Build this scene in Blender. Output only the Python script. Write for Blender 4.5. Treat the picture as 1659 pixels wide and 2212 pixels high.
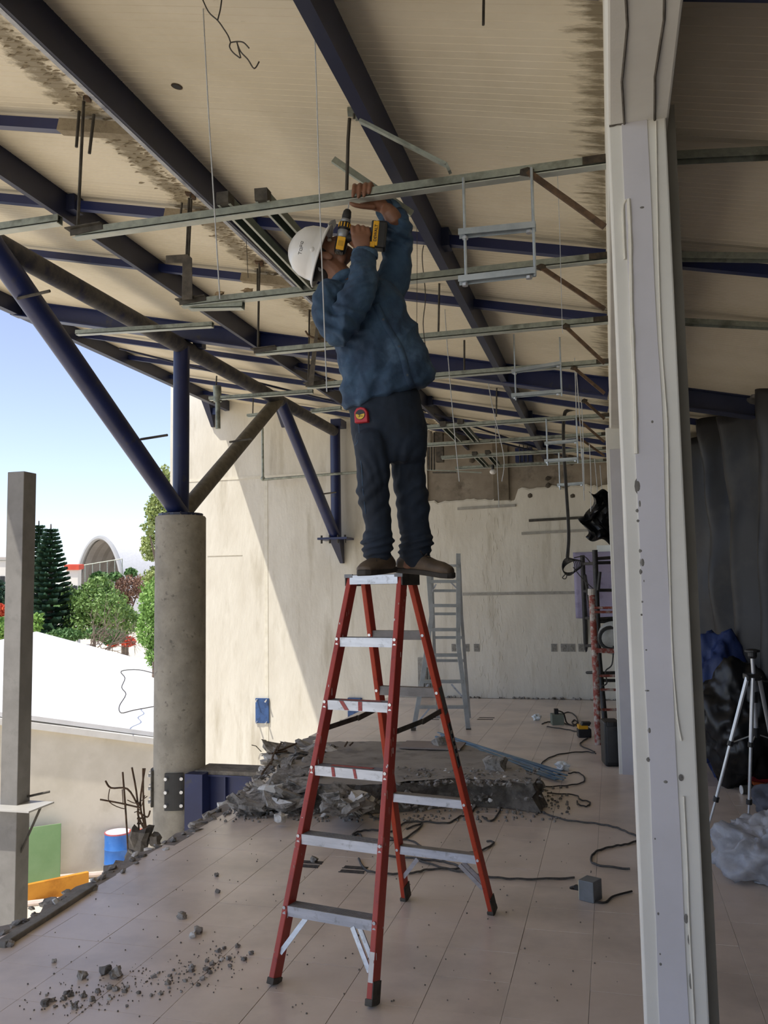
import bpy, bmesh, math, random
from mathutils import Vector as V, Matrix, noise
R_ = math.radians
sc = bpy.context.scene
for o in list(bpy.data.objects): bpy.data.objects.remove(o)

# ---------------- camera (1659 x 2212) ----------------
F, CX, CY, H = 1850.0, 829.5, 1106.0, 1.72
TH, PIT, ROL = R_(14.75), R_(5.16), 0.0165
_f0 = V((-math.sin(TH), math.cos(TH), 0)); _r0 = V((math.cos(TH), math.sin(TH), 0)); _u0 = V((0, 0, 1))
FW = _f0*math.cos(PIT) + _u0*math.sin(PIT); _u1 = _u0*math.cos(PIT) - _f0*math.sin(PIT)
RT = _r0*math.cos(ROL) - _u1*math.sin(ROL); UP = _u1*math.cos(ROL) + _r0*math.sin(ROL)
CAM = V((0, 0, H))
def P(x, y, X=None, Y=None, Z=None, D=None):
    """world point seen at photo pixel x,y lying on a known plane (or at depth D)"""
    r = FW + RT*((x-CX)/F) - UP*((y-CY)/F)
    if D is not None: t = D
    elif X is not None: t = X/r.x
    elif Y is not None: t = Y/r.y
    else: t = (Z-H)/r.z
    return CAM + r*t
cd = bpy.data.cameras.new('camera'); cam = bpy.data.objects.new('camera', cd); sc.collection.objects.link(cam)
cd.sensor_fit = 'VERTICAL'; cd.sensor_height = 24; cd.lens = F/2212*24; cd.clip_start = .05; cd.clip_end = 2000
M4 = Matrix((RT, UP, -FW)).transposed().to_4x4(); M4.translation = CAM; cam.matrix_world = M4
sc.camera = cam
# ---------------- sky, sun, exposure ----------------
SUN = V((.34, .42, -1.0)).normalized()
w = bpy.data.worlds.new('world'); sc.world = w; w.use_nodes = True
nt = w.node_tree; bg = nt.nodes['Background']
sky = nt.nodes.new('ShaderNodeTexSky'); sky.sky_type = 'NISHITA'; sky.sun_disc = False
sky.sun_elevation = math.asin(-SUN.z); sky.sun_rotation = math.atan2(-SUN.x, -SUN.y)
sky.air_density = 1.0; sky.dust_density = 1.2; sky.ozone_density = 3.0; sky.altitude = 1500
hs = nt.nodes.new('ShaderNodeHueSaturation'); hs.inputs['Hue'].default_value = .512; hs.inputs['Saturation'].default_value = .76   # phone white balance
nt.links.new(sky.outputs[0], hs.inputs['Color']); nt.links.new(hs.outputs[0], bg.inputs[0]); bg.inputs[1].default_value = 0.084
sl = bpy.data.lights.new('sun', 'SUN'); sl.energy = 1.68; sl.angle = R_(.6); sl.color = (1, .95, .86)
so = bpy.data.objects.new('sun', sl); sc.collection.objects.link(so)
so.rotation_euler = SUN.to_track_quat('-Z', 'Y').to_euler(); so.location = (-8, -8, 20)
sc.view_settings.view_transform = 'Standard'; sc.view_settings.look = 'None'
sc.view_settings.exposure = 1.52; sc.view_settings.gamma = 1.0; sc.view_settings.use_curve_mapping = False

# ---------------- materials ----------------
def srgb(h):
    c = [int(h[i:i+2], 16)/255 for i in (0, 2, 4)]
    return tuple((x/12.92 if x <= .04045 else ((x+.055)/1.055)**2.4) for x in c) + (1,)
MATS = {}
def mat(name, a, b=None, scale=6, rough=.6, metal=0, bump=0, bscale=None, stretch=(1, 1, 1), c=None, cscale=2, cpos=(.52, .66), spec=.5, trans=0, detail=6, pos=(.38, .62), cstretch=(1, 1, 1), coat=0, obrand=0):
    if name in MATS: return MATS[name]
    m = bpy.data.materials.new(name); m.use_nodes = True; MATS[name] = m
    n = m.node_tree; L = n.links; bs = n.nodes['Principled BSDF']
    bs.inputs['Roughness'].default_value = rough; bs.inputs['Metallic'].default_value = metal
    bs.inputs['Specular IOR Level'].default_value = spec
    bs.inputs['Transmission Weight'].default_value = trans
    bs.inputs['Coat Weight'].default_value = coat
    A = srgb(a); B = srgb(b or a)
    geo = n.nodes.new('ShaderNodeNewGeometry')
    def nz(s, st, d=detail):
        mp = n.nodes.new('ShaderNodeMapping'); mp.inputs['Scale'].default_value = st
        L.new(geo.outputs['Position'], mp.inputs[0])
        t = n.nodes.new('ShaderNodeTexNoise'); t.inputs['Scale'].default_value = s; t.inputs['Detail'].default_value = d
        t.inputs['Roughness'].default_value = .62
        L.new(mp.outputs[0], t.inputs['Vector']); return t.outputs['Fac']
    f = nz(scale, stretch)
    rp = n.nodes.new('ShaderNodeValToRGB'); rp.color_ramp.elements[0].position = pos[0]; rp.color_ramp.elements[1].position = pos[1]
    rp.color_ramp.elements[0].color = A; rp.color_ramp.elements[1].color = B
    L.new(f, rp.inputs[0]); col = rp.outputs[0]
    if c:
        f2 = nz(cscale, cstretch, 8); r2 = n.nodes.new('ShaderNodeValToRGB')
        r2.color_ramp.elements[0].position = cpos[0]; r2.color_ramp.elements[1].position = cpos[1]
        r2.color_ramp.elements[0].color = (0, 0, 0, 1); r2.color_ramp.elements[1].color = (1, 1, 1, 1)
        L.new(f2, r2.inputs[0])
        mx = n.nodes.new('ShaderNodeMix'); mx.data_type = 'RGBA'
        L.new(r2.outputs[0], mx.inputs[0]); L.new(col, mx.inputs[6]); mx.inputs[7].default_value = srgb(c); col = mx.outputs[2]
    if obrand:
        oi = n.nodes.new('ShaderNodeObjectInfo'); hv = n.nodes.new('ShaderNodeHueSaturation')
        mr = n.nodes.new('ShaderNodeMapRange'); mr.inputs[3].default_value = 1-obrand; mr.inputs[4].default_value = 1+obrand
        L.new(oi.outputs['Random'], mr.inputs[0]); L.new(mr.outputs[0], hv.inputs['Value']); L.new(col, hv.inputs['Color']); col = hv.outputs[0]
    L.new(col, bs.inputs['Base Color'])
    if bump:
        fb = nz(bscale or scale*4, stretch, 8); bp = n.nodes.new('ShaderNodeBump'); bp.inputs['Strength'].default_value = min(1, bump); bp.inputs['Distance'].default_value = .02*bump
        L.new(fb, bp.inputs['Height']); L.new(bp.outputs[0], bs.inputs['Normal'])
    return m
NAVY = mat('navy steel paint', '20263f', '272d48', 3, .42, c='343745', cscale=7, cpos=(.6, .75))
NAVYP = mat('navy pipe paint', '151f49', '1b2755', 3, .38, bump=.08, bscale=30, c='3c3b3c', cscale=6, cpos=(.60, .75))
DUSTY = mat('dusty navy pipe', '3d3c42', '5c5854', 9, .7, bump=.2, c='2a2b4a', cscale=5, cpos=(.56, .7))
GREYP = mat('dusty grey pipe', '5f5a4e', '746d5f', 12, .8, bump=.15)
GALV = mat('galvanised steel', '8c9288', '9ea397', 9, .5, .45, c='6d7066', cscale=6, stretch=(3, 3, 3))
ZINC = mat('bright zinc', 'a9b2b8', 'bcc4c8', 12, .35, .6)
RUST = mat('rusty steel', '4a3a2c', '6b543f', 20, .8, .2, bump=.2)
DKST = mat('dark weathered steel', '3e3a34', '56524a', 15, .7, .3)
GREENST = mat('dark green stud', '59635a', '6c766a', 10, .5, .4)
CONC = mat('column concrete', '8d877a', 'a39c8d', 5, .85, bump=.35, bscale=40, c='6f6a60', cscale=18, cpos=(.6, .7))
RAWC = mat('raw concrete', '938a79', 'a89f8d', 3, .9, bump=.4, bscale=25, c='6b6456', cscale=2.2, cpos=(.55, .7))
PLAST = mat('cream plaster', 'd4cdbd', 'dfd9ca', 2.5, .9, bump=.55, bscale=14, stretch=(1, 1, .35), c='b9b09c', cscale=1.6, cpos=(.55, .75), cstretch=(2.2, 2.2, .35))
DKWALL = mat('grey brown concrete', '84796a', '978c7c', 3, .9, bump=.3, c='5f5649', cscale=2, cpos=(.56, .7))
BROKEN = mat('broken concrete', '8a857d', 'a8a39a', 9, .92, bump=.8, bscale=40, c='5d5850', cscale=14, cpos=(.5, .65), obrand=.22)
BROKENW = mat('white broken plaster', 'c9c7c0', 'dcdad4', 12, .9, bump=.5, bscale=40, c='a5a199', cscale=14)
SOIL = mat('grey rubble dirt', '6b655c', '8a8378', 14, .95, bump=.8, bscale=60)
DUSTTOP = mat('dusty slab top', '8e877d', '9d968b', 3, .9, bump=.3, bscale=30, c='77716a', cscale=4)
COLW = mat('grey white column plaster', 'dcdad1', 'e4e2d9', 3, .85, bump=.18, bscale=40)
COLG = mat('lavender grey column plaster', 'c9c7ca', 'd0ced2', 2.5, .85, bump=.12, bscale=40)
CAULK = mat('dried caulk bead', 'dcd8ca', 'e4e0d3', 15, .8, bump=.3)
SCAR = mat('scraped column scar', '6f6c66', '85827b', 30, .9, bump=.4)
RED = mat('red fibreglass', 'a3382a', 'b2402f', 5, .45, c='8a2f28', cscale=25, cpos=(.58, .72))
REDR = mat('bright red fibreglass', 'b03c25', 'bb4629', 5, .45, c='93301f', cscale=25, cpos=(.58, .72))
ALU = mat('brushed aluminium', 'b6bac2', 'c8ccd4', 14, .38, .75, c='8c8d90', cscale=20, cpos=(.56, .72), stretch=(.4, .4, 3))
ALUD = mat('dusty aluminium tread', '7f7b76', '8f8b86', 14, .6, .4)
RUBBER = mat('dark rubber', '46423b', '5a554c', 25, .8)
DKCAP = mat('black stained cap', '2b2926', '4a4640', 18, .6)
RIVET = mat('steel rivet', 'c9ccd0', 'd6d8da', 20, .3, .8)
WHITE = mat('white paint fleck', 'd5d2cc', 'dedbd5', 20, .7)
BLACK = mat('black plastic', '1d1d1e', '262627', 10, .45)
GREYBOX = mat('grey metal box', '74797c', '80858a', 10, .5, .3)
YEL = mat('yellow tool plastic', 'd9a11c', 'e0aa26', 10, .45)
CABLE = mat('dark cable rubber', '2e2c2a', '3a3835', 20, .6)
CABLEG = mat('grey black twisted cable', '3f3d3a', '55524d', 40, .65)
BLUEPL = mat('blue painted plate', '2c4a78', '355688', 8, .5, c='22385c', cscale=10)
GRASS = mat('olive ground', '6b7a3c', '7d8a4a', 3, .95)
# ---------------- mesh helpers ----------------
def link(o, parent=None):
    sc.collection.objects.link(o)
    if parent is not None: o.parent = parent
    return o
class MB:
    def __init__(s): s.v = []; s.f = []
    def add(s, vs, fs):
        k = len(s.v); s.v += [tuple(q) for q in vs]; s.f += [tuple(i+k for i in f) for f in fs]; return s
    def hexa(s, a): # 8 corners: bottom 4 ccw, top 4
        return s.add(a, [(3, 2, 1, 0), (4, 5, 6, 7), (0, 1, 5, 4), (1, 2, 6, 5), (2, 3, 7, 6), (3, 0, 4, 7)])
    def box(s, x0, x1, y0, y1, z0, z1):
        return s.hexa([(x0, y0, z0), (x1, y0, z0), (x1, y1, z0), (x0, y1, z0), (x0, y0, z1), (x1, y0, z1), (x1, y1, z1), (x0, y1, z1)])
    def obox(s, c, ax, ay, az): # centre + half axes
        c = V(c); ax, ay, az = V(ax), V(ay), V(az)
        return s.hexa([c-ax-ay-az, c+ax-ay-az, c+ax+ay-az, c-ax+ay-az, c-ax-ay+az, c+ax-ay+az, c+ax+ay+az, c-ax+ay+az])
    def prism(s, prof, p0, p1, up=(0, 0, 1), off=(0, 0), prof1=None):
        p0, p1 = V(p0), V(p1); t = (p1-p0).normalized(); u = V(up); sd = t.cross(u).normalized(); u = sd.cross(t)
        n = len(prof); q = prof1 or prof
        vs = [p0+sd*(a+off[0])+u*(b+off[1]) for a, b in prof] + [p1+sd*(a+off[0])+u*(b+off[1]) for a, b in q]
        return s.add(vs, [(i, (i+1) % n, n+(i+1) % n, n+i) for i in range(n)] + [tuple(range(n-1, -1, -1)), tuple(range(n, 2*n))])
    def bar(s, p0, p1, w, h, up=(0, 0, 1)):
        return s.prism([(-w/2, -h/2), (w/2, -h/2), (w/2, h/2), (-w/2, h/2)], p0, p1, up)
    def tube(s, pts, r, n=8, closed=False, caps=True):
        pts = [V(q) for q in pts]; m = len(pts); rings = []; nrm = None
        for i, q in enumerate(pts):
            a = pts[i-1] if (i or closed) else pts[0]; b = pts[(i+1) % m] if (i < m-1 or closed) else pts[-1]
            t = (b-a); t = t.normalized() if t.length > 1e-9 else V((0, 0, 1))
            if nrm is None: nrm = t.orthogonal().normalized()
            nrm = nrm - t*nrm.dot(t)
            nrm = nrm.normalized() if nrm.length > 1e-6 else t.orthogonal().normalized()
            bn = t.cross(nrm); rr = r[i] if isinstance(r, (list, tuple)) else r
            rings.append([q + (nrm*math.cos(k*2*math.pi/n) + bn*math.sin(k*2*math.pi/n))*rr for k in range(n)])
        vs = [x for g in rings for x in g]; fs = []
        for i in range(m if closed else m-1):
            j = (i+1) % m
            for k in range(n): fs.append((i*n+k, i*n+(k+1) % n, j*n+(k+1) % n, j*n+k))
        if caps and not closed: fs += [tuple(range(n-1, -1, -1)), tuple(range((m-1)*n, m*n))]
        return s.add(vs, fs)
    def cyl(s, p0, p1, r, r1=None, n=16): return s.tube([p0, p1], [r, r if r1 is None else r1], n)
    def lathe(s, prof, c, axis=(0, 0, 1), n=24, ell=1.0, xdir=None):
        ax = V(axis).normalized(); x = (V(xdir)-ax*V(xdir).dot(ax)).normalized() if xdir else ax.orthogonal().normalized(); y = ax.cross(x); c = V(c)
        vs = []; fs = []
        for r, h in prof:
            for k in range(n):
                a = k*2*math.pi/n; vs.append(c + ax*h + x*(r*math.cos(a)) + y*(r*ell*math.sin(a)))
        for i in range(len(prof)-1):
            for k in range(n): fs.append((i*n+k, i*n+(k+1) % n, (i+1)*n+(k+1) % n, (i+1)*n+k))
        fs += [tuple(range(n-1, -1, -1)), tuple(range((len(prof)-1)*n, len(prof)*n))]
        return s.add(vs, fs)
    def loft(s, secs, n=14): # secs: (centre, half vector a, half vector b)
        vs = []; fs = []
        for c, a, b in secs:
            c, a, b = V(c), V(a), V(b)
            for k in range(n):
                t = k*2*math.pi/n; vs.append(c+a*math.cos(t)+b*math.sin(t))
        m = len(secs)
        for i in range(m-1):
            for k in range(n): fs.append((i*n+k, i*n+(k+1) % n, (i+1)*n+(k+1) % n, (i+1)*n+k))
        fs += [tuple(range(n-1, -1, -1)), tuple(range((m-1)*n, m*n))]
        return s.add(vs, fs)
    def ball(s, c, r, sub=2, ax=None, jit=0, seed=0):
        bm = bmesh.new(); bmesh.ops.create_icosphere(bm, subdivisions=sub, radius=1)
        c = V(c); rr = r if isinstance(r, (tuple, list)) else (r, r, r)
        vs = []
        for v in bm.verts:
            k = 1 + (jit*noise.noise(v.co*1.7 + V((seed*3.1, seed, -seed))) if jit else 0)
            q = V((v.co.x*rr[0], v.co.y*rr[1], v.co.z*rr[2]))*k
            if ax: q = V(ax[0])*q.x + V(ax[1])*q.y + V(ax[2])*q.z
            vs.append(c+q)
        bm.verts.index_update(); fs = [tuple(v.index for v in f.verts) for f in bm.faces]; bm.free()
        return s.add(vs, fs)
    def grid(s, nu, nv, fn):
        vs = [fn(i/nu, j/nv) for j in range(nv+1) for i in range(nu+1)]
        return s.add(vs, [(j*(nu+1)+i, j*(nu+1)+i+1, (j+1)*(nu+1)+i+1, (j+1)*(nu+1)+i) for j in range(nv) for i in range(nu)])
    def mesh(s, name, m, smooth=False):
        me = bpy.data.meshes.new(name); me.from_pydata(s.v, [], s.f); me.validate(); me.update()
        bm = bmesh.new(); bm.from_mesh(me); bmesh.ops.recalc_face_normals(bm, faces=bm.faces); bm.to_mesh(me); bm.free()
        for mm in (m if isinstance(m, (list, tuple)) else [m]): me.materials.append(mm)
        if smooth:
            me.polygons.foreach_set('use_smooth', [True]*len(me.polygons))
            if smooth != 2:
                try: me.set_sharp_from_angle(angle=R_(40))
                except Exception: pass
        return me
    def build(s, name, m, parent=None, smooth=False, bevel=0):
        o = bpy.data.objects.new(name, s.mesh(name, m, smooth)); link(o, parent)
        if bevel:
            b = o.modifiers.new('bevel', 'BEVEL'); b.width = bevel; b.segments = 2; b.limit_method = 'ANGLE'; b.angle_limit = R_(40)
        return o
def tag(o, label=None, cat=None, group=None, kind=None):
    if label: o['label'] = label
    if cat: o['category'] = cat
    if group: o['group'] = group
    if kind: o['kind'] = kind
    return o
def thing(name, label, cat, group=None, loc=None):
    o = bpy.data.objects.new(name, None); link(o); o.empty_display_size = .1
    return tag(o, label, cat, group)
def struct(name, bm, m, **k):
    o = bm.build(name, m, **k) if bm else link(bpy.data.objects.new(name, None)); o['kind'] = 'structure'; return o
def rnd(s): return random.Random(s)
def lerp(a, b, t): return V(a)*(1-t)+V(b)*t
def smooth_path(pts, k=6):
    pts = [V(q) for q in pts]; out = []
    for i in range(len(pts)-1):
        p0 = pts[max(i-1, 0)]; p1 = pts[i]; p2 = pts[i+1]; p3 = pts[min(i+2, len(pts)-1)]
        for j in range(k):
            t = j/k
            out.append(.5*((2*p1)+(p2-p0)*t+(2*p0-5*p1+4*p2-p3)*t*t+(-p0+3*p1-3*p2+p3)*t**3))
    out.append(pts[-1]); return out
def rock_mesh(seed, m, n=1, name='concrete_chunk'):
    b = MB(); r = rnd(seed); bm = bmesh.new()
    bmesh.ops.create_cube(bm, size=2)
    bmesh.ops.subdivide_edges(bm, edges=bm.edges, cuts=n, use_grid_fill=True)
    for v in bm.verts:
        d = v.co.normalized()*.5+v.co*.5
        v.co = d*(1+.5*noise.noise(v.co*1.1+V((seed*7.3, 0, 0))))+V((r.uniform(-.12, .12), r.uniform(-.12, .12), r.uniform(-.12, .12)))
    bm.verts.index_update()
    b.add([v.co for v in bm.verts], [tuple(v.index for v in f.verts) for f in bm.faces]); bm.free()
    return b.mesh(name, m)
def text_mesh(txt, size, depth, m, bold=0):
    c = bpy.data.curves.new('lettering', 'FONT'); c.body = txt; c.size = size; c.extrude = depth; c.offset = bold; c.align_x = 'CENTER'; c.align_y = 'CENTER'
    o = bpy.data.objects.new('lettering', c); sc.collection.objects.link(o)
    dg = bpy.context.evaluated_depsgraph_get(); me = bpy.data.meshes.new_from_object(o.evaluated_get(dg))
    bpy.data.objects.remove(o); me.materials.clear(); me.materials.append(m); return me
def place_text(name, txt, size, m, c, xdir, ydir, parent, depth=.0006, bold=0):
    me = text_mesh(txt, size, depth, m, bold); o = bpy.data.objects.new(name, me); link(o, parent)
    x = V(xdir).normalized(); y = (V(ydir)-x*V(ydir).dot(x)).normalized(); z = x.cross(y)
    mm = Matrix((x, y, z)).transposed().to_4x4(); mm.translation = V(c); o.matrix_world = mm; return o
# =============== THE SETTING ===============
WY = 13.6                      # back wall plane
zb = lambda X: 3.46-.22*X      # underside of the roof steel
zd = lambda X: 3.65-.22*X      # underside of the roof deck
def xedge(Y):                  # broken left edge of the floor slab
    e = [(-6, -3.05), (3, -3.08), (4, -3.08), (4.5, -3.03), (5.2, -3.07), (5.5, -2.98), (6.2, -3.0), (7.3, -3.14), (8.2, -3.3), (9, -3.38), (10, -3.42), (13.6, -3.46)]
    for (a, b), (c, d) in zip(e, e[1:]):
        if a <= Y <= c: return b+(d-b)*(Y-a)/(c-a)
    return -3.2
# floor: slab + tiles
TILE = mat('worn beige tile', 'd8c8b8', 'e1d2c3', 3, .31, bump=.02, c='b8aca0', cscale=1.4, cpos=(.47, .74), obrand=.03, spec=.65)
GROUT = mat('dirty grout', 'a2978c', 'aea398', 12, .9)
SLABM = mat('slab concrete', '857e75', '958d84', 8, .9, bump=.5, bscale=30)
flo = struct('floor', None, None); flo['label'] = 'dusty beige tiled floor slab with broken left edge'
r = rnd(5)
pts = []
Y = -3.1
while Y < WY:
    pts.append((xedge(Y)+r.uniform(-.07, .06)-.08, Y)); Y += r.uniform(.06, .16)
pts.append((xedge(WY)-.05, WY))
b = MB(); n = len(pts)
for k, (x, y) in enumerate(pts): b.v += [(x, y, -.003), (x+r.uniform(-.05, .1), y, -.09), (x+r.uniform(0, .12), y, -.22), (6, y, -.003), (6, y, -.22)]
for k in range(n-1):
    i, j = 5*k, 5*k+5
    b.f += [(i, j, j+3, i+3), (i+1, j+1, j, i), (i+2, j+2, j+1, i+1), (i+4, j+4, j+2, i+2)]
o = b.build('slab', SLABM, flo)
TW, TL = .338, .309
def tile_mesh():
    g = .0009; h = .008; bv = .0008; w, l = TW/2-g, TL/2-g
    b = MB()
    b.v = [(-w, -l, -h), (w, -l, -h), (w, l, -h), (-w, l, -h), (-w, -l, -bv), (w, -l, -bv), (w, l, -bv), (-w, l, -bv), (-w+bv, -l+bv, 0), (w-bv, -l+bv, 0), (w-bv, l-bv, 0), (-w+bv, l-bv, 0)]
    for k in (0, 4):
        for i in range(4): b.f.append((k+i, k+(i+1) % 4, k+4+(i+1) % 4, k+4+i))
    b.f.append((8, 9, 10, 11)); return b
tm = tile_mesh().mesh('tile', TILE)
CUTS = [P(668, 1866, Z=0), P(765, 1878, Z=0), P(1050, 1552, Z=0), P(935, 1552, Z=0)]
cells = []
for iy in range(-12, 30):
    for ix in range(-13, 12):
        x = .52+ix*TW-TW/2; y = 4.223+iy*TL+TL/2
        if x+TW/2 < xedge(y)+.08 or y+TL/2 > WY-.01 or x > 3.6: continue
        if -3.45 < x < -.9 and 7.1 < y < 9.2 and x < -1.6: pass
        d = (V((x, y, 0))-CAM); u = d.dot(RT)/max(d.dot(FW), .1); v = d.dot(UP)/max(d.dot(FW), .1)
        vis = d.dot(FW) > .3 and abs(u) < .5 and abs(v) < .64
        cells.append((0 if vis else 1, d.length, x, y))
cells.sort(); rest = MB()
for k, (vi, dd, x, y) in enumerate(cells):
    if k < 300:
        o = bpy.data.objects.new('tile', tm); link(o, flo); o.location = (x, y, r.uniform(-.0012, .0006)); xe = xedge(y)+r.uniform(.0, .05)
        if x-TW/2 < xe: k_ = (x+TW/2-xe)/TW; o.scale.x = k_; o.location.x = xe+k_*TW/2; o.rotation_euler = (r.uniform(-.002, .002), r.uniform(-.002, .002), 0)
    else:
        t = tile_mesh(); rest.add([(a+x, c+y, e) for a, c, e in t.v], t.f)
o = rest.build('tile', TILE, flo); o['kind'] = 'stuff'
# outlet slots left open in the floor (pairs)
for k, c in enumerate(CUTS):
    for q in range(2):
        b = MB(); w = .075 if k < 2 else .1
        y0 = c.y+(.075*q-.04)*(1 if k < 2 else 2.0)
        b.box(c.x-w, c.x+w, y0-.022, y0+.022, -.02, .002); b.box(c.x-w-.006, c.x+w+.006, y0-.028, y0-.022, -.02, .003)
        b.build('floor_slot', mat('dark floor slot', '35312d', '5a554f', 40, .9, bump=.5), flo)
# raised screed strip along the broken edge
b = MB(); pp = [P(0, 2047, Z=0), P(90, 1990, Z=0), P(200, 1918, Z=0)]
for a, c in zip(pp, pp[1:]): b.bar(a+V((0, 0, .012)), c+V((0, 0, .012)), .06, .03)
b.build('screed_strip', mat('screed', '77736a', '8d8980', 12, .9, bump=.5), flo, bevel=.006)

# back wall: raw wall with plaster coat
wb = struct('wall_back', None, None); wb['label'] = 'tall patchy plastered concrete back wall'
b = MB(); b.box(-7.5, 6, WY+.02, WY+.35, -4.6, 6.2); b.build('raw_wall', DKWALL, wb)
r = rnd(11)
def topz(x):  # plaster coat upper edge
    if x < -2.85: return None
    z = 3.13 if x < -1.5 else (3.09 if x < -1.42 else 3.28)
    return z+.05*noise.noise(V((x*4, 0, 0)))+.035*noise.noise(V((x*17, 3, 0)))
b = MB(); N = 150; xs = [-2.85+(6+2.85)*(i/N)**1.0 for i in range(N+1)]
for x in xs: b.v += [(x, WY-.012, -.02), (x, WY-.012, topz(x+1e-6)-.03), (x, WY, topz(x+1e-6)), (x, WY+.03, topz(x+1e-6)+.005)]
for i in range(N):
    for k in range(3): b.f.append((4*i+k, 4*i+4+k, 4*i+5+k, 4*i+1+k))
b.build('plaster_coat', PLAST, wb)
b = MB(); b.box(-7.48, -2.84, WY-.018, WY+.03, -4.6, 5.7); b.build('plaster_coat', PLAST, wb)
b = MB(); b.box(-7.40, -2.88, WY-.026, WY-.017, 3.655, 3.70); b.build('joint_line', mat('pale joint', 'd6cfbc', 'e2dccb', 8, .9), wb)
b = MB(); b.box(-5.69, -5.63, WY-.024, WY-.017, -4, 3.70); b.build('joint_line', MATS['pale joint'], wb)
b = MB(); b.box(-6.75, -6.1, WY-.021, WY-.017, 2.33, 2.345); b.build('joint_line', mat('grey joint', 'a39b89', 'b3ab99', 12, .9), wb)
b = MB(); b.box(-2.3, -.55, WY-.024, WY-.01, 1.60, 1.645); b.build('wall_chase', mat('grey chase', '9a968c', 'aaa69c', 12, .9, bump=.5), wb)
b = MB(); b.box(-1.76, -1.52, WY-.035, WY+.03, 3.1, 4.3); b.build('pilaster', mat('dark pilaster', '6d6353', '7b705f', 3, .9, bump=.3, cscale=2, c='5b5244'), wb)
for x0, x1, z in ((-2.35, -1.42, 2.99), (-1.22, -.25, 2.76), (-1.34, -.3, 2.56)):
    b = MB(); b.prism([(-.012, -.02), (.012, -.02), (.012, .02), (-.012, .02)], (x0, WY-.024, z), (x1, WY-.024, z+.02)); b.build('embedded_bar', DKST if z > 2.6 and z < 2.9 else mat('grey chase', ''), wb)
for px in (982, 1008, 1030, 1197, 1220, 1236, 1256):
    c = P(px, 1399, Y=WY); b = MB(); w = .045 if px not in (1220,) else .06
    b.box(c.x-w, c.x+w, WY-.02, WY-.011, c.z-.06, c.z+.06); b.build('outlet_patch', mat('grey mortar patch', '8d8a82', 'a3a098', 25, .9, bump=.5), wb)
    b = MB(); b.box(c.x-.03, c.x+.03, WY-.022, WY-.0205, c.z-.045, c.z+.045); b.build('outlet_box', mat('outlet grey', '6e6b64', '99958c', 40, .9), wb)
for px, py in ((1183, 1034), (1184, 1049), (1237, 1072), (1145, 1071), (1233, 985), (1235, 999), (1020, 995)):
    c = P(px, py, Y=WY); b = MB(); b.ball(c+V((0, .0, 0)), (.05, .03, .045), 1, jit=.5, seed=px); b.build('spalled_patch', mat('dark spall', '4d463c', '5b5347', 20, .95, bump=.4), wb)
# left plaster drips on the right hand part of the wall
r = rnd(3); b = MB()
for k in range(200):
    x = r.uniform(-2.8, -.2); z = r.uniform(.05, 2.95); L = r.uniform(.03, .16)
    if r.random() < .45: x = r.choice((-2.0, -1.85, -1.78, -1.7, -.75))+r.gauss(0, .05)
    b.tube([(x, WY-.012, z), (x+r.uniform(-.012, .012), WY-.0125, z-L*.5), (x+r.uniform(-.02, .02), WY-.012, z-L)], [.002, .005, .002], 5)
o = b.build('plaster_drip', PLAST, wb); o['kind'] = 'stuff'
r = rnd(9); b = MB()   # crumbs of mortar stuck along the foot of the wall
for k in range(60): b.ball((r.uniform(-2.8, 0), WY-.05+r.uniform(-.06, .03), .01), r.uniform(.008, .03), 1, jit=.6, seed=k)
o = b.build('mortar_crumb', BROKEN, wb); o['kind'] = 'stuff'
# conduit duct left of the aluminium ladder
b = MB(); b.box(-3.05, -2.82, WY-.05, WY, .02, .62); b.build('wall_chase', mat('grey mortar patch', ''), wb)
b = MB()
for k in range(4): b.tube([(-3.0+.05*k, WY-.06, .02), (-2.99+.05*k, WY-.09, .35+.06*k)], .008, 6)
b.build('embedded_bar', DKST, wb)

# unseen dark walls, added to keep light out of the right bay
struct('light_block_right', MB().box(4.2, 4.4, -3.1, WY+.3, -.2, 4.2), mat('dark light block', '3c3832', '454039', 3, .9))
struct('light_block_front', MB().box(1.0, 4.4, -3.3, -3.1, -.2, 4.2), mat('dark light block', ''))  # added behind the camera, stops light reaching the bay from the back
struct('light_block_near', MB().box(.8, .92, -3.1, 2.1, -.2, 3.5), mat('dark light block', ''))  # added out of view beside the camera to cut light into the bay
o = struct('wall_partition', None, None); o['label'] = 'pale stub of partition wall beyond the plastic'
MB().box(.55, 1.25, 11.0, 11.15, 1.95, 3.3).build('infill_panel', RAWC, o)
MB().box(.5, 1.5, 10.95, 11.2, 1.85, 1.95).build('lintel', DKWALL, o)

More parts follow.
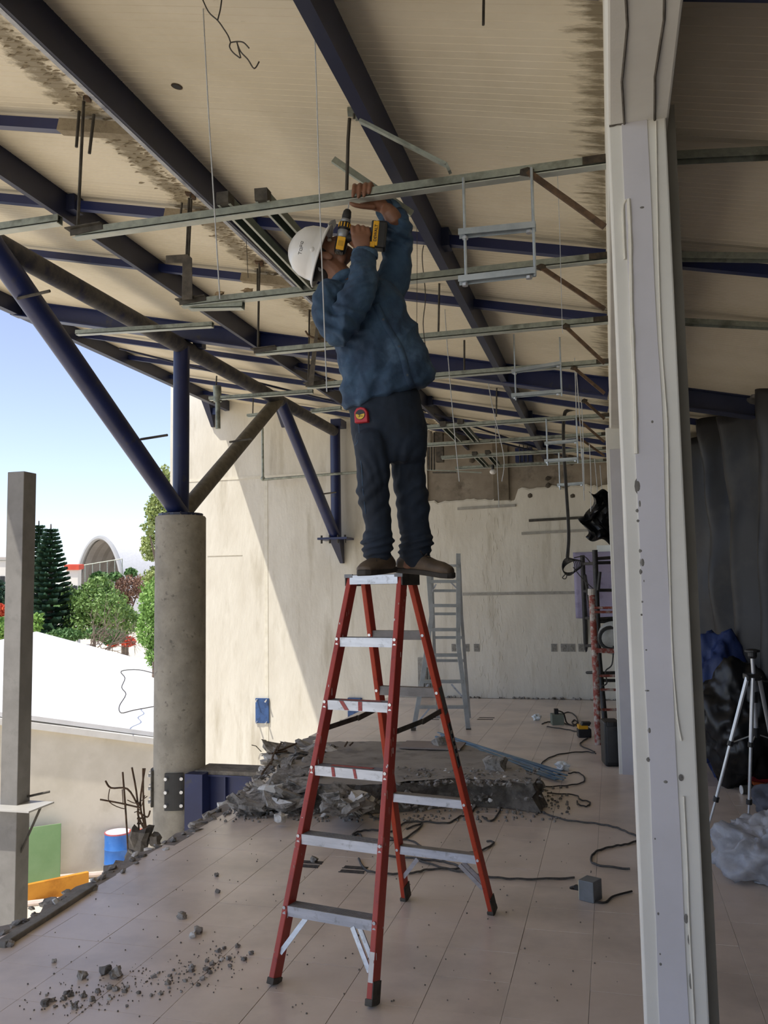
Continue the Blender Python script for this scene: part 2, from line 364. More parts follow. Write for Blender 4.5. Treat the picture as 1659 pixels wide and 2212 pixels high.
# roof deck: profiled panels running down the slope
cl = struct('ceiling', None, None); cl['label'] = 'cream profiled roof deck sloping down to the concrete beam'
def deck_mat():
    m = mat('cream roof deck', 'd6cbb2', 'ded4bd', 1.6, .55, c='c3b89d', cscale=.9, cpos=(.5, .8))
    n = m.node_tree; L = n.links; bs = n.nodes['Principled BSDF']; src = bs.inputs['Base Color'].links[0].from_socket
    geo = n.nodes.new('ShaderNodeNewGeometry'); sx = n.nodes.new('ShaderNodeSeparateXYZ'); L.new(geo.outputs['Position'], sx.inputs[0])
    def band(x0, w, sc_, st, lo, hi, col, src):
        mp = n.nodes.new('ShaderNodeMapping'); mp.inputs['Scale'].default_value = st; L.new(geo.outputs['Position'], mp.inputs[0])
        t = n.nodes.new('ShaderNodeTexNoise'); t.inputs['Scale'].default_value = sc_; t.inputs['Detail'].default_value = 8; t.inputs['Roughness'].default_value = .7; L.new(mp.outputs[0], t.inputs['Vector'])
        d = n.nodes.new('ShaderNodeMath'); d.operation = 'SUBTRACT'; L.new(sx.outputs[0], d.inputs[0]); d.inputs[1].default_value = x0
        a = n.nodes.new('ShaderNodeMath'); a.operation = 'ABSOLUTE'; L.new(d.outputs[0], a.inputs[0])
        k = n.nodes.new('ShaderNodeMapRange'); k.inputs[1].default_value = 0; k.inputs[2].default_value = w; k.inputs[3].default_value = .34; k.inputs[4].default_value = -.12; L.new(a.outputs[0], k.inputs[0])
        s_ = n.nodes.new('ShaderNodeMath'); L.new(t.outputs['Fac'], s_.inputs[0]); L.new(k.outputs[0], s_.inputs[1])
        q = n.nodes.new('ShaderNodeMapRange'); q.inputs[1].default_value = lo; q.inputs[2].default_value = hi; L.new(s_.outputs[0], q.inputs[0])
        mx = n.nodes.new('ShaderNodeMix'); mx.data_type = 'RGBA'; L.new(q.outputs[0], mx.inputs[0]); L.new(src, mx.inputs[6]); mx.inputs[7].default_value = srgb(col); return mx.outputs[2]
    s1 = band(-2.53, .2, 7, (1.0, 1.6, 1.0), .56, .74, '85795f', src)
    s1 = band(0.03, .24, 3, (1.5, 7.0, 1.0), .66, .84, '857a63', s1)
    L.new(s1, bs.inputs['Base Color']); return m
DECK = deck_mat()
def deck_panel(y0, y1, x0, x1):
    b = MB(); prof = []; y = y0; pit = .047
    prof.append((y0+.0005, .004)); prof.append((y0+.002, 0))
    while y+pit < y1-.02:
        y += pit; prof += [(y-.004, 0), (y-.002, .0022), (y+.002, .0022), (y+.004, 0)]
    prof += [(y1-.002, 0), (y1-.0005, .004)]
    m = len(prof)
    for x in (x0, x1): b.v += [(x, yy, zd(x)+zz) for yy, zz in prof]
    for i in range(m-1): b.f.append((i, i+1, m+i+1, m+i))
    k = len(b.v); b.v += [(x0, y0, zd(x0)+.08), (x0, y1, zd(x0)+.08), (x1, y1, zd(x1)+.08), (x1, y0, zd(x1)+.08)]
    b.f += [(k, k+1, k+2, k+3), (0, m, k+3, k), (m-1, 2*m-1, k+2, k+1)]
    return b
y = -2.4
while y < WY-.05:
    y1 = min(y+1.0, WY+.02)
    deck_panel(y, y1, -6.62, 4.3).build('deck_panel', DECK, cl); y += 1.0
b = MB(); b.bar((-6.63, -2.4, zd(-6.63)+.02), (-6.63, WY, zd(-6.63)+.02), .02, .14); b.build('eave_flashing', mat('cream flashing', 'cfc5ae', 'd8cfb9', 6, .5), cl)
# mortar residue band left on the deck beside the third beam
r = rnd(21)
def resid(name, x0, side, y0, y1, wid, step):
    b = MB(); y = y0
    while y < y1:
        for q in range(2):
            x = x0+side*abs(r.gauss(0, wid)); s = r.uniform(.004, .013)
            b.ball((x, y+r.uniform(-step, step), zd(x)-.001), (s*r.uniform(1.6, 3.5), s*.55, .005), 1, jit=.8, seed=r.randint(0, 999))
        y += step
    o = b.build(name, mat('old mortar residue', '877b66', '978b74', 25, .95, bump=.5), cl); o['kind'] = 'stuff'
resid('mortar_residue', -2.42, -1, 1.2, 13, .09, .02)
# hole in the deck
h = P(382, 186, D=1)-CAM; t = (3.65-H)/(h.z+.22*h.x); hc = CAM+h*t
b = MB(); b.lathe([(.022, -.004), (.022, .002)], hc, (.22, 0, 1), 16); b.build('deck_hole', mat('dark hole', '1d1a17'), cl)
b = MB(); b.lathe([(.027, -.003), (.022, -.003)], hc, (.22, 0, 1), 16); b.build('deck_hole_rim', RUST, cl)

# concrete eave beam over the columns
tb = struct('trim_1', None, None); tb['label'] = 'white concrete beam running over the row of columns'
MB().box(.046, .235, -3.1, WY, 3.2, 3.75).build('beam_body', COLW, tb, bevel=.008)
b = MB()
for x in (.092, .185): b.tube([(x+.006*math.sin(3*k), -1+k*.25, 3.197+.003*math.sin(k*2.1)) for k in range(24)], .0038, 6)
b.build('soffit_crack', mat('dark crack', '57524a', '6d675f', 20, .95), tb)
# outside
gr = struct('ground', MB().box(-150, 160, -120, 260, -4.9, -4.5), mat('pale outside paving', 'd2c6b0', 'ddd2be', .8, .9)); gr['label'] = 'pale sunlit yard below the slab'
# =============== ROOF STEEL ===============
def cbeam(name, x0, label, y0=-2.4, y1=WY, w=.035, h=.188, m=NAVY, side=1):
    t = thing(name, label, 'roof beam')
    z = zb(x0); tw = .012
    prof = [(0, 0), (w, 0), (w, h), (0, h), (0, h-tw), (w-tw, h-tw), (w-tw, tw), (0, tw)]
    if side < 0: prof = [(w-a, c) for a, c in prof]
    b = MB(); b.prism([(a, c) for a, c in prof], (x0, y0, z), (x0, y1, z)); b.build('beam_section', m, t)
    return t
bm2 = cbeam('roof_beam', -.945, 'navy lengthwise roof beam nearest the row of columns, directly over the hand on the channel', w=.055)
bm1 = cbeam('roof_beam', -2.17, 'navy lengthwise roof beam with whitish lower flange and mortar band beside it')
bm0 = cbeam('roof_beam', -3.47, 'navy lengthwise roof beam between the mortar-edged beam and the round pipe truss')
bme = cbeam('eave_beam', -6.42, 'navy eave beam along the outer roof edge above the sky', w=.08)
for x0, t in ((-.945, bm2), (-2.17, bm1), (-3.47, bm0)):
    for y in (4.86, 10.35):
        b = MB(); b.box(x0-.01, x0+.1, y-.05, y+.05, zb(x0)+.06, zb(x0)+.17); b.build('purlin_cleat', NAVY, t)
b = MB(); b.box(-2.173, -2.15, 1.0, 8, zb(-2.17)-.002, zb(-2.17)+.012); b.build('lit_flange_edge', mat('whitish lit edge', '9ea3ad', 'c3c6cb', 9, .6, c='4a4d60', cscale=4), bm1)  # light catching the lower flange, painted on as a whitish strip
def xbeam(name, Y, x0, x1, label, h=.188, w=.1, z0=0, m=NAVY, cat='rafter'):
    t = thing(name, label, cat); tw = .012; d = .008
    prof = [(-w/2, 0), (w/2, 0), (w/2, tw), (d/2, tw), (d/2, h-tw), (w/2, h-tw), (w/2, h), (-w/2, h), (-w/2, h-tw), (-d/2, h-tw), (-d/2, tw), (-w/2, tw)]
    b = MB(); b.prism(prof, (x0, Y, zb(x0)+z0), (x1, Y, zb(x1)+z0)); b.build('beam_section', m, t); return t
xm = xbeam('rafter', 8.12, -6.45, .03, 'deep navy sloping rafter crossing behind the worker and resting on the pipe truss', w=.14, m=NAVYP)
b = MB(); b.prism([(-.075, .15), (-.068, .15), (-.068, .187), (-.075, .187)], (-3.4, 8.12, zb(-3.4)), (-.1, 8.12, zb(-.1))); b.build('mortar_line', mat('old mortar residue', ''), xm)
xbeam('rafter', 2.42, -6.45, .03, 'navy rafter at the very top edge of the view beside the column', w=.14)
xbeam('rafter', 8.12, .26, 4.2, 'dark rafter beyond the columns above the black plastic sheet', w=.14)
xbeam('rafter', 2.42, .26, 4.2, 'dark rafter at the top right corner behind the near column', w=.14)
def purlin(Y, x0, x1, label, h=.058):
    t = thing('purlin', label, 'purlin'); b = MB(); prof = [(-.025, 0), (.025, 0), (.025, h), (-.025, h), (-.025, h-.006), (.019, h-.006), (.019, .006), (-.025, .006)]
    b.prism(prof, (x0, Y, zb(x0)+.095), (x1, Y, zb(x1)+.095)); b.build('purlin_section', NAVYP, t); return t
for Y, l in ((3.75, 'thin navy purlin at upper left, nearest of the cross purlins'), (4.86, 'thin navy purlin passing just behind the white hard hat'), (6.05, 'thin navy purlin crossing behind the rusty hook bracket'),
             (9.25, 'thin navy purlin just beyond the deep rafter'), (10.35, 'thin navy purlin second beyond the deep rafter'), (11.5, 'thin navy purlin third beyond the deep rafter'), (12.6, 'thin navy purlin nearest the back wall')):
    t = purlin(Y, -6.38, -2.16 if Y == 3.75 else .03, l)
    if Y in (3.75, 4.86, 6.05):
        b = MB(); b.prism([(-.031, -.005), (.031, -.005), (.031, .06), (-.031, .06)], (-2.72, Y, zb(-2.72)+.095), (-2.2, Y, zb(-2.2)+.095)); b.build('mortar_coating', mat('old mortar residue', ''), t)
for Y, l in ((4.86, 'dark purlin beyond the near column, lower of the two in the dim bay'), (9.25, 'dark purlin beyond the column past the deep dark rafter')): purlin(Y, .26, 4.2, l)
def rodthing(name, pts, rr, m, label, cat, group=None, n=6):
    b = MB(); b.tube(pts, rr, n); o = b.build(name, m, smooth=True); return tag(o, label, cat, group)
for k, (a, c, l) in enumerate((((-.9, 12.9), (-5.9, 9.4), 'thin dark bracing rod slanting behind the pipe truss'), ((-3.4, 9.0), (-.4, 13.2), 'thin dark bracing rod slanting beyond the worker to the back wall'))):
    rodthing('bracing_rod', [(a[0], a[1], zb(a[0])+.05), (c[0], c[1], zb(c[0])+.05)], .014, NAVY, l, 'rod')
rodthing('bracing_rod', [(1.9, 4.9, 2.95), (1.35, 9.0, 3.05)], .014, DKST, 'dark slanting rod under the dim roof at far right', 'rod')

# =============== PIPE TRUSS ON THE CONCRETE COLUMN ===============
XC = -4.34; YC = 8.11
t = thing('pipe_truss', 'navy welded pipe truss with forked struts standing on the round concrete column', 'truss')
zt = 2.545
zc = 4.34
MB().tube([(XC, 2.2, zc), (XC, 6, zc), (XC, YC, zc), (XC, 10.8, zc), (XC, 13.3, zc)], .085, 16).build('top_chord', DUSTY, t, smooth=True)
MB().tube([(XC, YC, zt), (XC, YC, zc)], .085, 18).build('post', NAVYP, t, smooth=True)
MB().tube([(XC, YC-.02, zt), (XC, 5.15, zc)], .095, 18).build('diagonal_strut', NAVYP, t, smooth=True)
MB().tube([(XC, YC+.03, zt), (XC, 10.85, zc)], .085, 18).build('diagonal_strut', GREYP, t, smooth=True)
MB().tube([(XC, 10.95, zc), (XC, 13.33, 2.6)], .085, 18).build('diagonal_strut', NAVYP, t, smooth=True)
MB().tube([(XC, 13.38, 2.58), (XC, 13.38, zc+.06)], .085, 18).build('post', NAVYP, t, smooth=True)
b = MB(); b.lathe([(.23, 0), (.23, .028)], (XC, YC, zt-.03), n=20); b.build('base_plate', NAVY, t)
b = MB(); b.box(XC-.26, XC+.24, 13.18, 13.58, 2.54, 2.575); b.build('base_plate', NAVYP, t)
for dx in (-.2, -.06, .08, .2):
    MB().cyl((XC+dx, 13.22, 2.48), (XC+dx, 13.22, 2.61), .018, n=6).build('anchor_bolt', DKST, t)
b = MB(); b.v = [(XC-.09, 13.3, 2.54), (XC+.07, 13.3, 2.54), (XC+.07, 13.58, 2.54), (XC-.09, 13.58, 2.54), (XC+.02, 13.5, 2.2), (XC+.07, 13.5, 2.2), (XC+.07, 13.58, 2.16), (XC+.02, 13.58, 2.16), (XC-.09, 13.3, 2.44), (XC+.07, 13.3, 2.44)]
b.hexa(b.v[:4][:0] or [(XC+.02, 13.5, 2.16), (XC+.07, 13.5, 2.16), (XC+.07, 13.58, 2.16), (XC+.02, 13.58, 2.16), (XC-.09, 13.3, 2.54), (XC+.07, 13.3, 2.54), (XC+.07, 13.58, 2.54), (XC-.09, 13.58, 2.54)]); b.v = b.v[10:]; b.f = [tuple(i-10 for i in f) for f in b.f]
b.build('wedge_bracket', NAVY, t)
for k, (y, z) in enumerate(((5.5, 4.0), (7.3, 3.2), (9.3, 3.5), (12.5, 3.2))): MB().tube([(XC, y, z), (XC+.3, y-.02, z+.02)], .012, 6).build('welded_rod', DKST, t)
b = MB(); b.box(XC-.02, XC+.16, 13.2, 13.5, 4.4, 4.52); b.build('end_clip', NAVYP, t)
b = MB(); b.box(XC+.02, XC+.13, 8.32, 8.42, 4.38, 4.6); b.build('seat_cleat', NAVY, t)
# column
t = thing('round_column', 'round grey concrete column outside the slab edge carrying the pipe truss', 'column')
MB().lathe([(.26, -4.5), (.26, 2.50), (.25, 2.515)], (XC, YC, 0), n=40).build('shaft', CONC, t, smooth=True)
b = MB(); r = rnd(4)
for k in range(40):
    a = r.uniform(0, 6.28); b.ball((XC+.2*math.cos(a), YC+.2*math.sin(a), 2.51), r.uniform(.015, .04), 1, jit=.6, seed=k)
b.build('grout_bed', SOIL, t)
for a0 in (-1.28, -2.72):
    b = MB(); r0, r1, dz = .262, .285, .36
    def cl_(u, v, rr): a = a0-.33+.66*u; return (XC+rr*math.cos(a), YC+rr*math.sin(a), -.42+dz*v)
    n = 8
    for rr in (r0, r1):
        for v in (0, 1):
            for k in range(n+1): b.v.append(cl_(k/n, v, rr))
    m_ = n+1
    for k in range(n): b.f += [(2*m_+k, 2*m_+k+1, 3*m_+k+1, 3*m_+k), (k, 2*m_+k, 2*m_+k+1, k+1) [::-1], (m_+k, m_+k+1, 3*m_+k+1, 3*m_+k), (k, k+1, m_+k+1, m_+k)]
    b.f += [(0, m_, 3*m_, 2*m_), (n, m_+n, 3*m_+n, 2*m_+n)]
    pl = b.build('clamp_plate', BLACK if a0 > -2 else DKST, t)
    for u in (.12, .88):
        for v in (.14, .5, .86):
            c = V(cl_(u, v, .285)); d = (c-V((XC, YC, c.z))).normalized(); MB().cyl(c, c+d*.03, .018, n=6).build('bolt', RIVET, pl)
t = thing('edge_beam', 'short navy steel beam under the slab edge fixed to the round column', 'beam')
b = MB(); b.box(-4.12, -3.3, 8.02, 8.03, -.52, -.09); b.box(-4.12, -3.3, 7.96, 8.16, -.53, -.515); b.box(-4.12, -3.3, 7.96, 8.16, -.10, -.085); b.build('beam_section', NAVYP, t)
b = MB(); b.box(-4.14, -3.95, 7.84, 8.1, -.9, -.06); b.build('end_plate', NAVYP, t)
b = MB(); b.box(-3.78, -3.765, 7.97, 8.15, -.515, -.1); b.build('stiffener', NAVYP, t)
b = MB(); b.box(-4.1, -3.3, 7.97, 8.3, -.085, -.045); b.build('mortar_bed', SOIL, t)
# wall brackets for the far purlins
for k, (px, z1, l) in enumerate(((455, 4.75, 'navy wedge bracket on back wall under the eave beam end'), (607, 4.45, 'small navy wedge bracket on back wall left of the slanting strut'))):
    c = P(px, 900, Y=WY-.08); b = MB()
    b.hexa([(c.x, 13.54, c.z-.18), (c.x+.05, 13.54, c.z-.18), (c.x+.05, 13.6, c.z-.18), (c.x, 13.6, c.z-.18), (c.x-.07, 13.3, c.z+.25), (c.x+.06, 13.3, c.z+.25), (c.x+.06, 13.6, c.z+.25), (c.x-.07, 13.6, c.z+.25)])
    t = thing('wall_bracket', l, 'bracket'); b.build('wedge', NAVY, t)
    if k == 0:
        b = MB(); b.box(c.x-.02, c.x+.15, 13.45, 13.5, c.z+.02, c.z+.14); b.build('side_plate', NAVYP, t)
# plates on the back wall
for px, l in ((567, 'blue bolted steel plate on sunlit back wall left of ladder'), (767, 'blue bolted steel plate on back wall seen through the red ladder')):
    c = P(px, 1535, Y=WY-.03); t = thing('wall_plate', l, 'plate')
    MB().box(c.x-.12, c.x+.12, WY-.05, WY-.02, c.z-.205, c.z+.205).build('plate', BLUEPL, t, bevel=.004)
    for dx in (-.085, .085):
        for dz in (-.18, .18):
            MB().cyl((c.x+dx, WY-.05, c.z+dz), (c.x+dx+.005, WY-.13, c.z+dz-.02), .014, n=6).build('bolt', RIVET, t)
for k, (px, py) in enumerate(((577, 1598), (556, 1610))):
    a = P(px, py, Y=WY-.02); rodthing('starter_bar', [a+V((-.06, -.1, .02)), a+V((0, -.06, 0)), a+V((.08, -.02, -.1))], .008, DKST, ('upper' if k == 0 else 'lower')+' bent starter bar poking from the back wall over the rubble', 'bar')

# =============== FREE STANDING POST AND REBAR STUB ===============
t = thing('steel_post', 'tall grey square steel post outside at far left with collar plate', 'post')
PX, PY, hw = -5.7, 7.35, .096
GP = mat('grey primer post', '77746f', '827f7a', 4, .6, c='6a6762', cscale=7, cpos=(.56, .8))
MB().box(PX-hw, PX+hw, PY-hw, PY+hw, -4.5, 2.95).build('shaft', GP, t, bevel=.006)
MB().box(PX-.27, PX+.36, PY-.27, PY+.11, -.305, -.29).build('collar_plate', mat('pale primer plate', 'aeaca6', 'b8b6b0', 4, .5), t)
for p, q in (((.3, .0, -.3), (.09, -.02, -.75)), ((-.25, -.1, -.3), (-.09, -.08, -.75)), ((.1, .05, -.24), (.3, .12, -.2))):
    MB().tube([V((PX, PY, 0))+V(p), V((PX, PY, 0))+V(q)], .012, 6).build('brace_rod', DKST, t)
t = thing('column_stub', 'broken concrete stub with rusty rebar sticking up at the slab edge', 'stub')
D0 = 6.15
def Q(x, y, d=D0): return P(x, y, D=d)
STB = mat('dark stub concrete', '5f5a52', '79736a', 12, .95, bump=.8)
me = rock_mesh(3, STB, 2, 'stub_core'); o = link(bpy.data.objects.new('stub_core', me), t); o.location = Q(300, 1822); o.scale = (.075, .065, .12); o.rotation_euler = (.1, .25, .4)
me = rock_mesh(8, STB, 2, 'stub_core'); o = link(bpy.data.objects.new('stub_core', me), t); o.location = Q(335, 1815); o.scale = (.04, .04, .045)
for pts in ([(277, 1845), (272, 1760), (265, 1668)], [(301, 1835), (297, 1730), (285, 1658)], [(314, 1790), (303, 1735), (313, 1660)], [(316, 1792), (310, 1740), (309, 1660)],
            [(228, 1687), (240, 1702), (275, 1704), (297, 1738)], [(216, 1727), (260, 1735), (303, 1745)], [(311, 1790), (298, 1760), (300, 1735)], [(296, 1779), (312, 1779)], [(296, 1768), (313, 1767)], [(324, 1752), (318, 1765), (300, 1755)]):
    MB().tube(smooth_path([Q(x, y, D0+.02*(k % 2)) for k, (x, y) in enumerate(pts)], 4), .0068, 6).build('rebar', RUST, t, smooth=True)
for pts in ([(237, 1704), (236, 1732), (268, 1747), (272, 1735)], [(264, 1705), (266, 1738)], [(275, 1728), (295, 1735), (318, 1720)], [(290, 1755), (303, 1747), (313, 1718)]):
    MB().tube(smooth_path([Q(x, y) for x, y in pts], 4), .0035, 5).build('tie_wire', RUST, t, smooth=True)

# =============== COLUMNS ON THE ROOM SIDE ===============
t = thing('square_column', 'near white plastered square column with lavender grey strip and caulk beads', 'column')
y0 = 2.75
MB().box(.046, .225, y0, y0+.26, -.02, 3.21).build('shaft', COLW, t, bevel=.006)
MB().box(.225, .262, y0+.11, y0+.32, -.02, 3.3).build('side_pilaster', mat('shaded column side', '8a867c', '959186', 4, .9), t)  # shade on the set-back side is put into this darker colour
b = MB(); r = rnd(6); N = 60; pl = []
for i in range(N+1):
    z = 3.2*i/N; pl.append((z, .088+.004*noise.noise(V((z*3, 0, 0))), .168+.007*noise.noise(V((z*2, 5, 0)))))
for z, a, c in pl: b.v += [(a, y0-.004, z), (c, y0-.004, z), (a, y0+.01, z), (c, y0+.01, z)]
for i in range(N):
    k = 4*i; b.f += [(k, k+1, k+5, k+4), (k, k+4, k+6, k+2), (k+1, k+3, k+7, k+5)]
b.build('skim_strip', COLG, t)
def bead(pts, rr, m=CAULK): # irregular bead on the front face
    pts = smooth_path(pts, 10); rr_ = [rr*(.75+.5*abs(noise.noise(q*18))) for q in pts]; MB().tube(pts, rr_, 6).build('caulk_bead', m, t, smooth=True)
def cf(px, py, o=.004): return P(px, py, Y=y0-o)
bead([cf(1417, 262), cf(1420, 450), cf(1424, 620), cf(1430, 760), cf(1440, 900), cf(1443, 1010), cf(1446, 1200), cf(1452, 1400), cf(1462, 1540), cf(1472, 1600)], .0032)
bead([cf(1477, 1720), cf(1484, 1860), cf(1488, 1980), cf(1492, 2060), cf(1500, 2212)], .0035)
bead([cf(1358, 430), cf(1362, 520), cf(1364, 650), cf(1368, 760), cf(1372, 860), cf(1375, 980)], .008)
bead([cf(1352, 432), cf(1346, 450), cf(1347, 500), cf(1350, 560)], .005)
for px, py, sx, sy in ((1387, 448, 9, 5), (1409, 911, 5, 6), (1378, 1050, 9, 22), (1382, 1088, 4, 14), (1377, 1103, 5, 5), (1379, 1125, 5, 4), (1384, 1190, 5, 6), (1388, 1215, 7, 16), (1385, 1235, 5, 8), (1396, 1404, 4, 3), (1399, 1492, 7, 3), (1403, 1578, 5, 11), (1401, 1641, 6, 6), (1438, 1689, 8, 6), (1471, 1680, 6, 9), (1415, 1812, 3, 4), (1422, 1974, 4, 6), (1427, 2083, 5, 6), (1426, 2061, 3, 4), (1391, 1255, 2, 5), (1388, 1300, 3, 4), (1386, 1328, 3, 3), (1489, 2030, 4, 14), (1492, 2120, 4, 20), (1482, 1985, 5, 12)):
    c = cf(px, py, .0045); k = 2.66/1850; b = MB(); n = 10
    b.v = [(c.x, c.y-.0005, c.z)]+[(c.x+sx*k*math.cos(a*6.283/n)*(.8+.4*noise.noise(V((px, a, 0)))), c.y+.001, c.z+sy*k*math.sin(a*6.283/n)*(.8+.5*noise.noise(V((py, a, 3))))) for a in range(n)]
    b.f = [(0, i+1, (i+1) % n+1) for i in range(n)]; b.build('paint_scar', SCAR, t)
b = MB(); b.tube([(.05+.175*i/14, y0-.002, 3.198+.006*noise.noise(V((i*.8, 1, 1)))+.012*i/14) for i in range(15)], .0035, 5); b.build('joint_crack', mat('dark crack', ''), t)
for Y, l in ((8.3, 'second white column, seen as a thin strip left of the near column'),):
    t = thing('square_column', l, 'column'); MB().box(.0, .26, Y, Y+.26, -.02, 3.21).build('shaft', COLW, t, bevel=.006); MB().box(.03, .2, Y-.012, Y, 0, 3.0).build('skim_strip', COLG, t)
t = thing('square_column', 'narrow pale pilaster on the back wall behind the scaffold', 'column'); MB().box(.02, .3, WY-.3, WY-.03, -.02, 3.5).build('shaft', PLAST, t)
# =============== SUSPENDED CEILING FRAMING ===============
CH = [(-.021, -.021), (-.021, .021), (.021, .021), (.021, -.013), (.017, -.013), (.017, .017), (-.017, .017), (-.017, -.021)]
def channel(p0, p1, label, m=GALV, lip=True, group=None, name='ceiling_channel', s=1.0, rusty=0, end=0):
    t = thing(name, label, 'channel', group)
    b = MB(); b.prism([(a*s, c*s) for a, c in CH], p0, p1); b.build('channel_body', m, t)
    if lip:
        b = MB(); b.prism([(-.02*s, -.027*s), (.026*s, -.027*s), (.026*s, -.022*s), (-.02*s, -.022*s)], V(p0)+V((.012, 0, 0)), p1); b.build('bottom_lip', mat('galv lip', 'b1b6ad', 'c0c4bb', 12, .4, .5), t)
    if rusty:
        p = V(p1); MB().bar(p+V((-.10, -.023, .004)), p+V((.0, -.023, .004)), .003, .034).build('weld_stain', mat('burnt weld', '2e2820', '4b4032', 30, .8), t)
    if end:
        p = V(p0); b = MB(); b.bar(p+V((-.02, -.02, .02)), p+V((.18, -.02, .026)), .05, .006); b.bar(p+V((0, -.024, .0)), p+V((.18, -.024, .012)), .004, .03); b.build('rusty_angle', DKST, t)
    return t
ZR = 3.515
rows = [(3.62, -2.54, 'nearest galvanised ceiling channel, the one the worker grips and drills'),
        (4.72, -2.53, 'second galvanised ceiling channel, behind the worker at head height'),
        (5.87, -2.53, 'third galvanised ceiling channel, passing behind the worker at chest'),
        (7.0, -2.53, 'fourth galvanised ceiling channel, behind the worker at the shirt hem'),
        (9.25, -2.2, 'fifth galvanised ceiling channel, with two dark studs resting on it'),
        (10.4, -2.2, 'sixth galvanised ceiling channel, below the pair of dark studs'),
        (11.5, -2.2, 'seventh galvanised ceiling channel, carrying two more dark studs'),
        (12.6, -2.2, 'last galvanised ceiling channel, closest to the back wall')]
for k, (Y, xl, l) in enumerate(rows):
    channel((xl, Y, ZR), (.05, Y, ZR), l, rusty=1, end=1 if k < 4 else 0)
    if k < 3: xe = .17*Y+.08; channel((.25, Y, ZR-.02), (xe, Y, zd(xe)-.045), ('dim ceiling channel beyond the near column, '+('top one, nearest', 'middle one', 'lowest, above the dark rafter')[k]), lip=False)
# clumps of torn gypsum left on the second and fourth channel
def scrap(px, py, Y, s, label, m, cat='scrap', nm='mortar_scrap', grp=None):
    c = P(px, py, Y=Y); b = MB(); b.ball(c, (s*2, s*.8, s*.8), 2, jit=.9, seed=px); return tag(b.build(nm, m), label, cat, grp)
GYP = mat('torn gypsum', '8a775c', 'a08a6b', 18, .9, bump=.4)
scrap(474, 634, 4.72, .016, 'torn tan gypsum scrap on second channel below the white string', GYP)
scrap(535, 627, 4.72, .018, 'torn tan gypsum scrap on second channel beside the hanger rod', GYP)
scrap(715, 822, 7.0, .014, 'torn tan gypsum scrap on fourth channel left of the shirt', GYP)
# studs lying across the rows
def stud(px0, py0, Y0, px1, py1, Y1, label, w=.055, h=.05):
    a = P(px0, py0, Y=Y0); c = P(px1, py1, Y=Y1); t = thing('metal_stud', label, 'stud'); tw = .004
    prof = [(-w/2, -h/2), (-w/2, h/2), (w/2, h/2), (w/2, -h/2), (w/2-tw, -h/2), (w/2-tw, h/2-tw), (-w/2+tw, h/2-tw), (-w/2+tw, -h/2)]
    b = MB(); b.prism(prof, a, c); b.build('stud_body', GREENST, t)
    for sx in (-1, 1): b = MB(); b.prism([(sx*w/2-.006, -h/2-.004), (sx*w/2+.006, -h/2-.004), (sx*w/2+.006, -h/2), (sx*w/2-.006, -h/2)], a, c); b.build('bright_lip', MATS['galv lip'], t)
    b = MB(); b.prism([(-w/2-.003, -h/2-.002), (w/2+.003, -h/2-.002), (w/2+.003, h/2+.003), (-w/2-.003, h/2+.003)], a-(c-a).normalized()*.02, a+(c-a).normalized()*.05); b.build('cut_end', DKST, t)
stud(484, 430, 3.58, 668, 622, 4.74, 'dark green stud lying front to back left of the hard hat')
stud(566, 422, 3.58, 690, 560, 4.74, 'shorter dark green stud whose front end lies right above the hard hat brim')
stud(957, 916, 9.22, 992, 952, 10.42, 'dark stud on the fifth channel, left one', .06)
stud(994, 911, 9.22, 1030, 952, 10.42, 'dark stud on the fifth channel, right one', .06)
stud(1025, 980, 11.46, 1050, 1006, 12.62, 'dark stud on the seventh channel, left one', .06)
stud(1053, 977, 11.46, 1075, 1003, 12.62, 'dark stud on the seventh channel, right one', .06)
def chan_px(p, q, Y, label, m=GALV, s=1.0, lip=True, Y2=None, name='ceiling_channel'):
    return channel(P(*p, Y=Y), P(*q, Y=Y2 or Y), label, m, lip, None, name, s)
chan_px((-40, 499), (130, 474), 3.62, 'cut galvanised channel end at the left edge over the pipe truss')
chan_px((165, 719), (460, 701), 6.6, 'short galvanised channel piece crossing under the pipe chord at left')
chan_px((408, 662), (526, 659), 4.74, 'short offcut of channel hung under the second channel')
chan_px((452, 861), (676, 845), 9.2, 'galvanised tube joined to the fourth channel left of the worker')
chan_px((672, 888), (737, 881), 9.25, 'short galvanised channel stub left of the worker waist')
chan_px((534, 898), (562, 895), 11.0, 'tiny channel offcut hanging in front of the back wall')
# hanger rods
def rod(pts, Y, label, rr=.007, m=DKST, name='hanger_rod', cat='rod', group=None):
    return rodthing(name, [P(x, y, Y=Y) for x, y in pts], rr, m, label, cat, group)
rod([(182, 198), (177, 300), (168, 488)], 3.6, 'brown hanger rod at the left end of the nearest channel', .008)
rod([(203, 247), (193, 332)], 3.66, 'short loose rebar right of the leftmost hanger rod', .008)
rod([(171, 240), (165, 318)], 3.66, 'short loose rebar left of the leftmost hanger rod', .008)
for x0, x1, l in ((409, 399, 'left'), (414, 407, 'right')): rod([(x0, 415), (x1, 560 if x1 > 400 else 645)], 4.72, l+' hanger rod of the pair above the rusty hook bracket', .008)
rod([(393, 438), (388, 488)], 4.66, 'short loose rebar left of the paired hanger rods', .007)
rod([(561, 565), (559, 640), (557, 760)], 5.87, 'brown hanger rod left of the worker elbow', .009)
rod([(669, 632), (666, 835)], 7.0, 'brown hanger rod left of the worker shirt', .009)
rod([(556, 580), (556, 640)], 5.9, 'short loose rebar beside the rod left of the elbow', .007)
t = rod([(758, 215), (752, 300), (749, 412)], 3.62, 'grey hanger rod rising from the hand on the channel to the beam', .009)
rod([(881, 540), (879, 600)], 4.72, 'short hanger rod right of the raised forearm', .007)
rod([(949, 612), (947, 722)], 5.87, 'hanger rod between second and third channel right of the worker', .008)
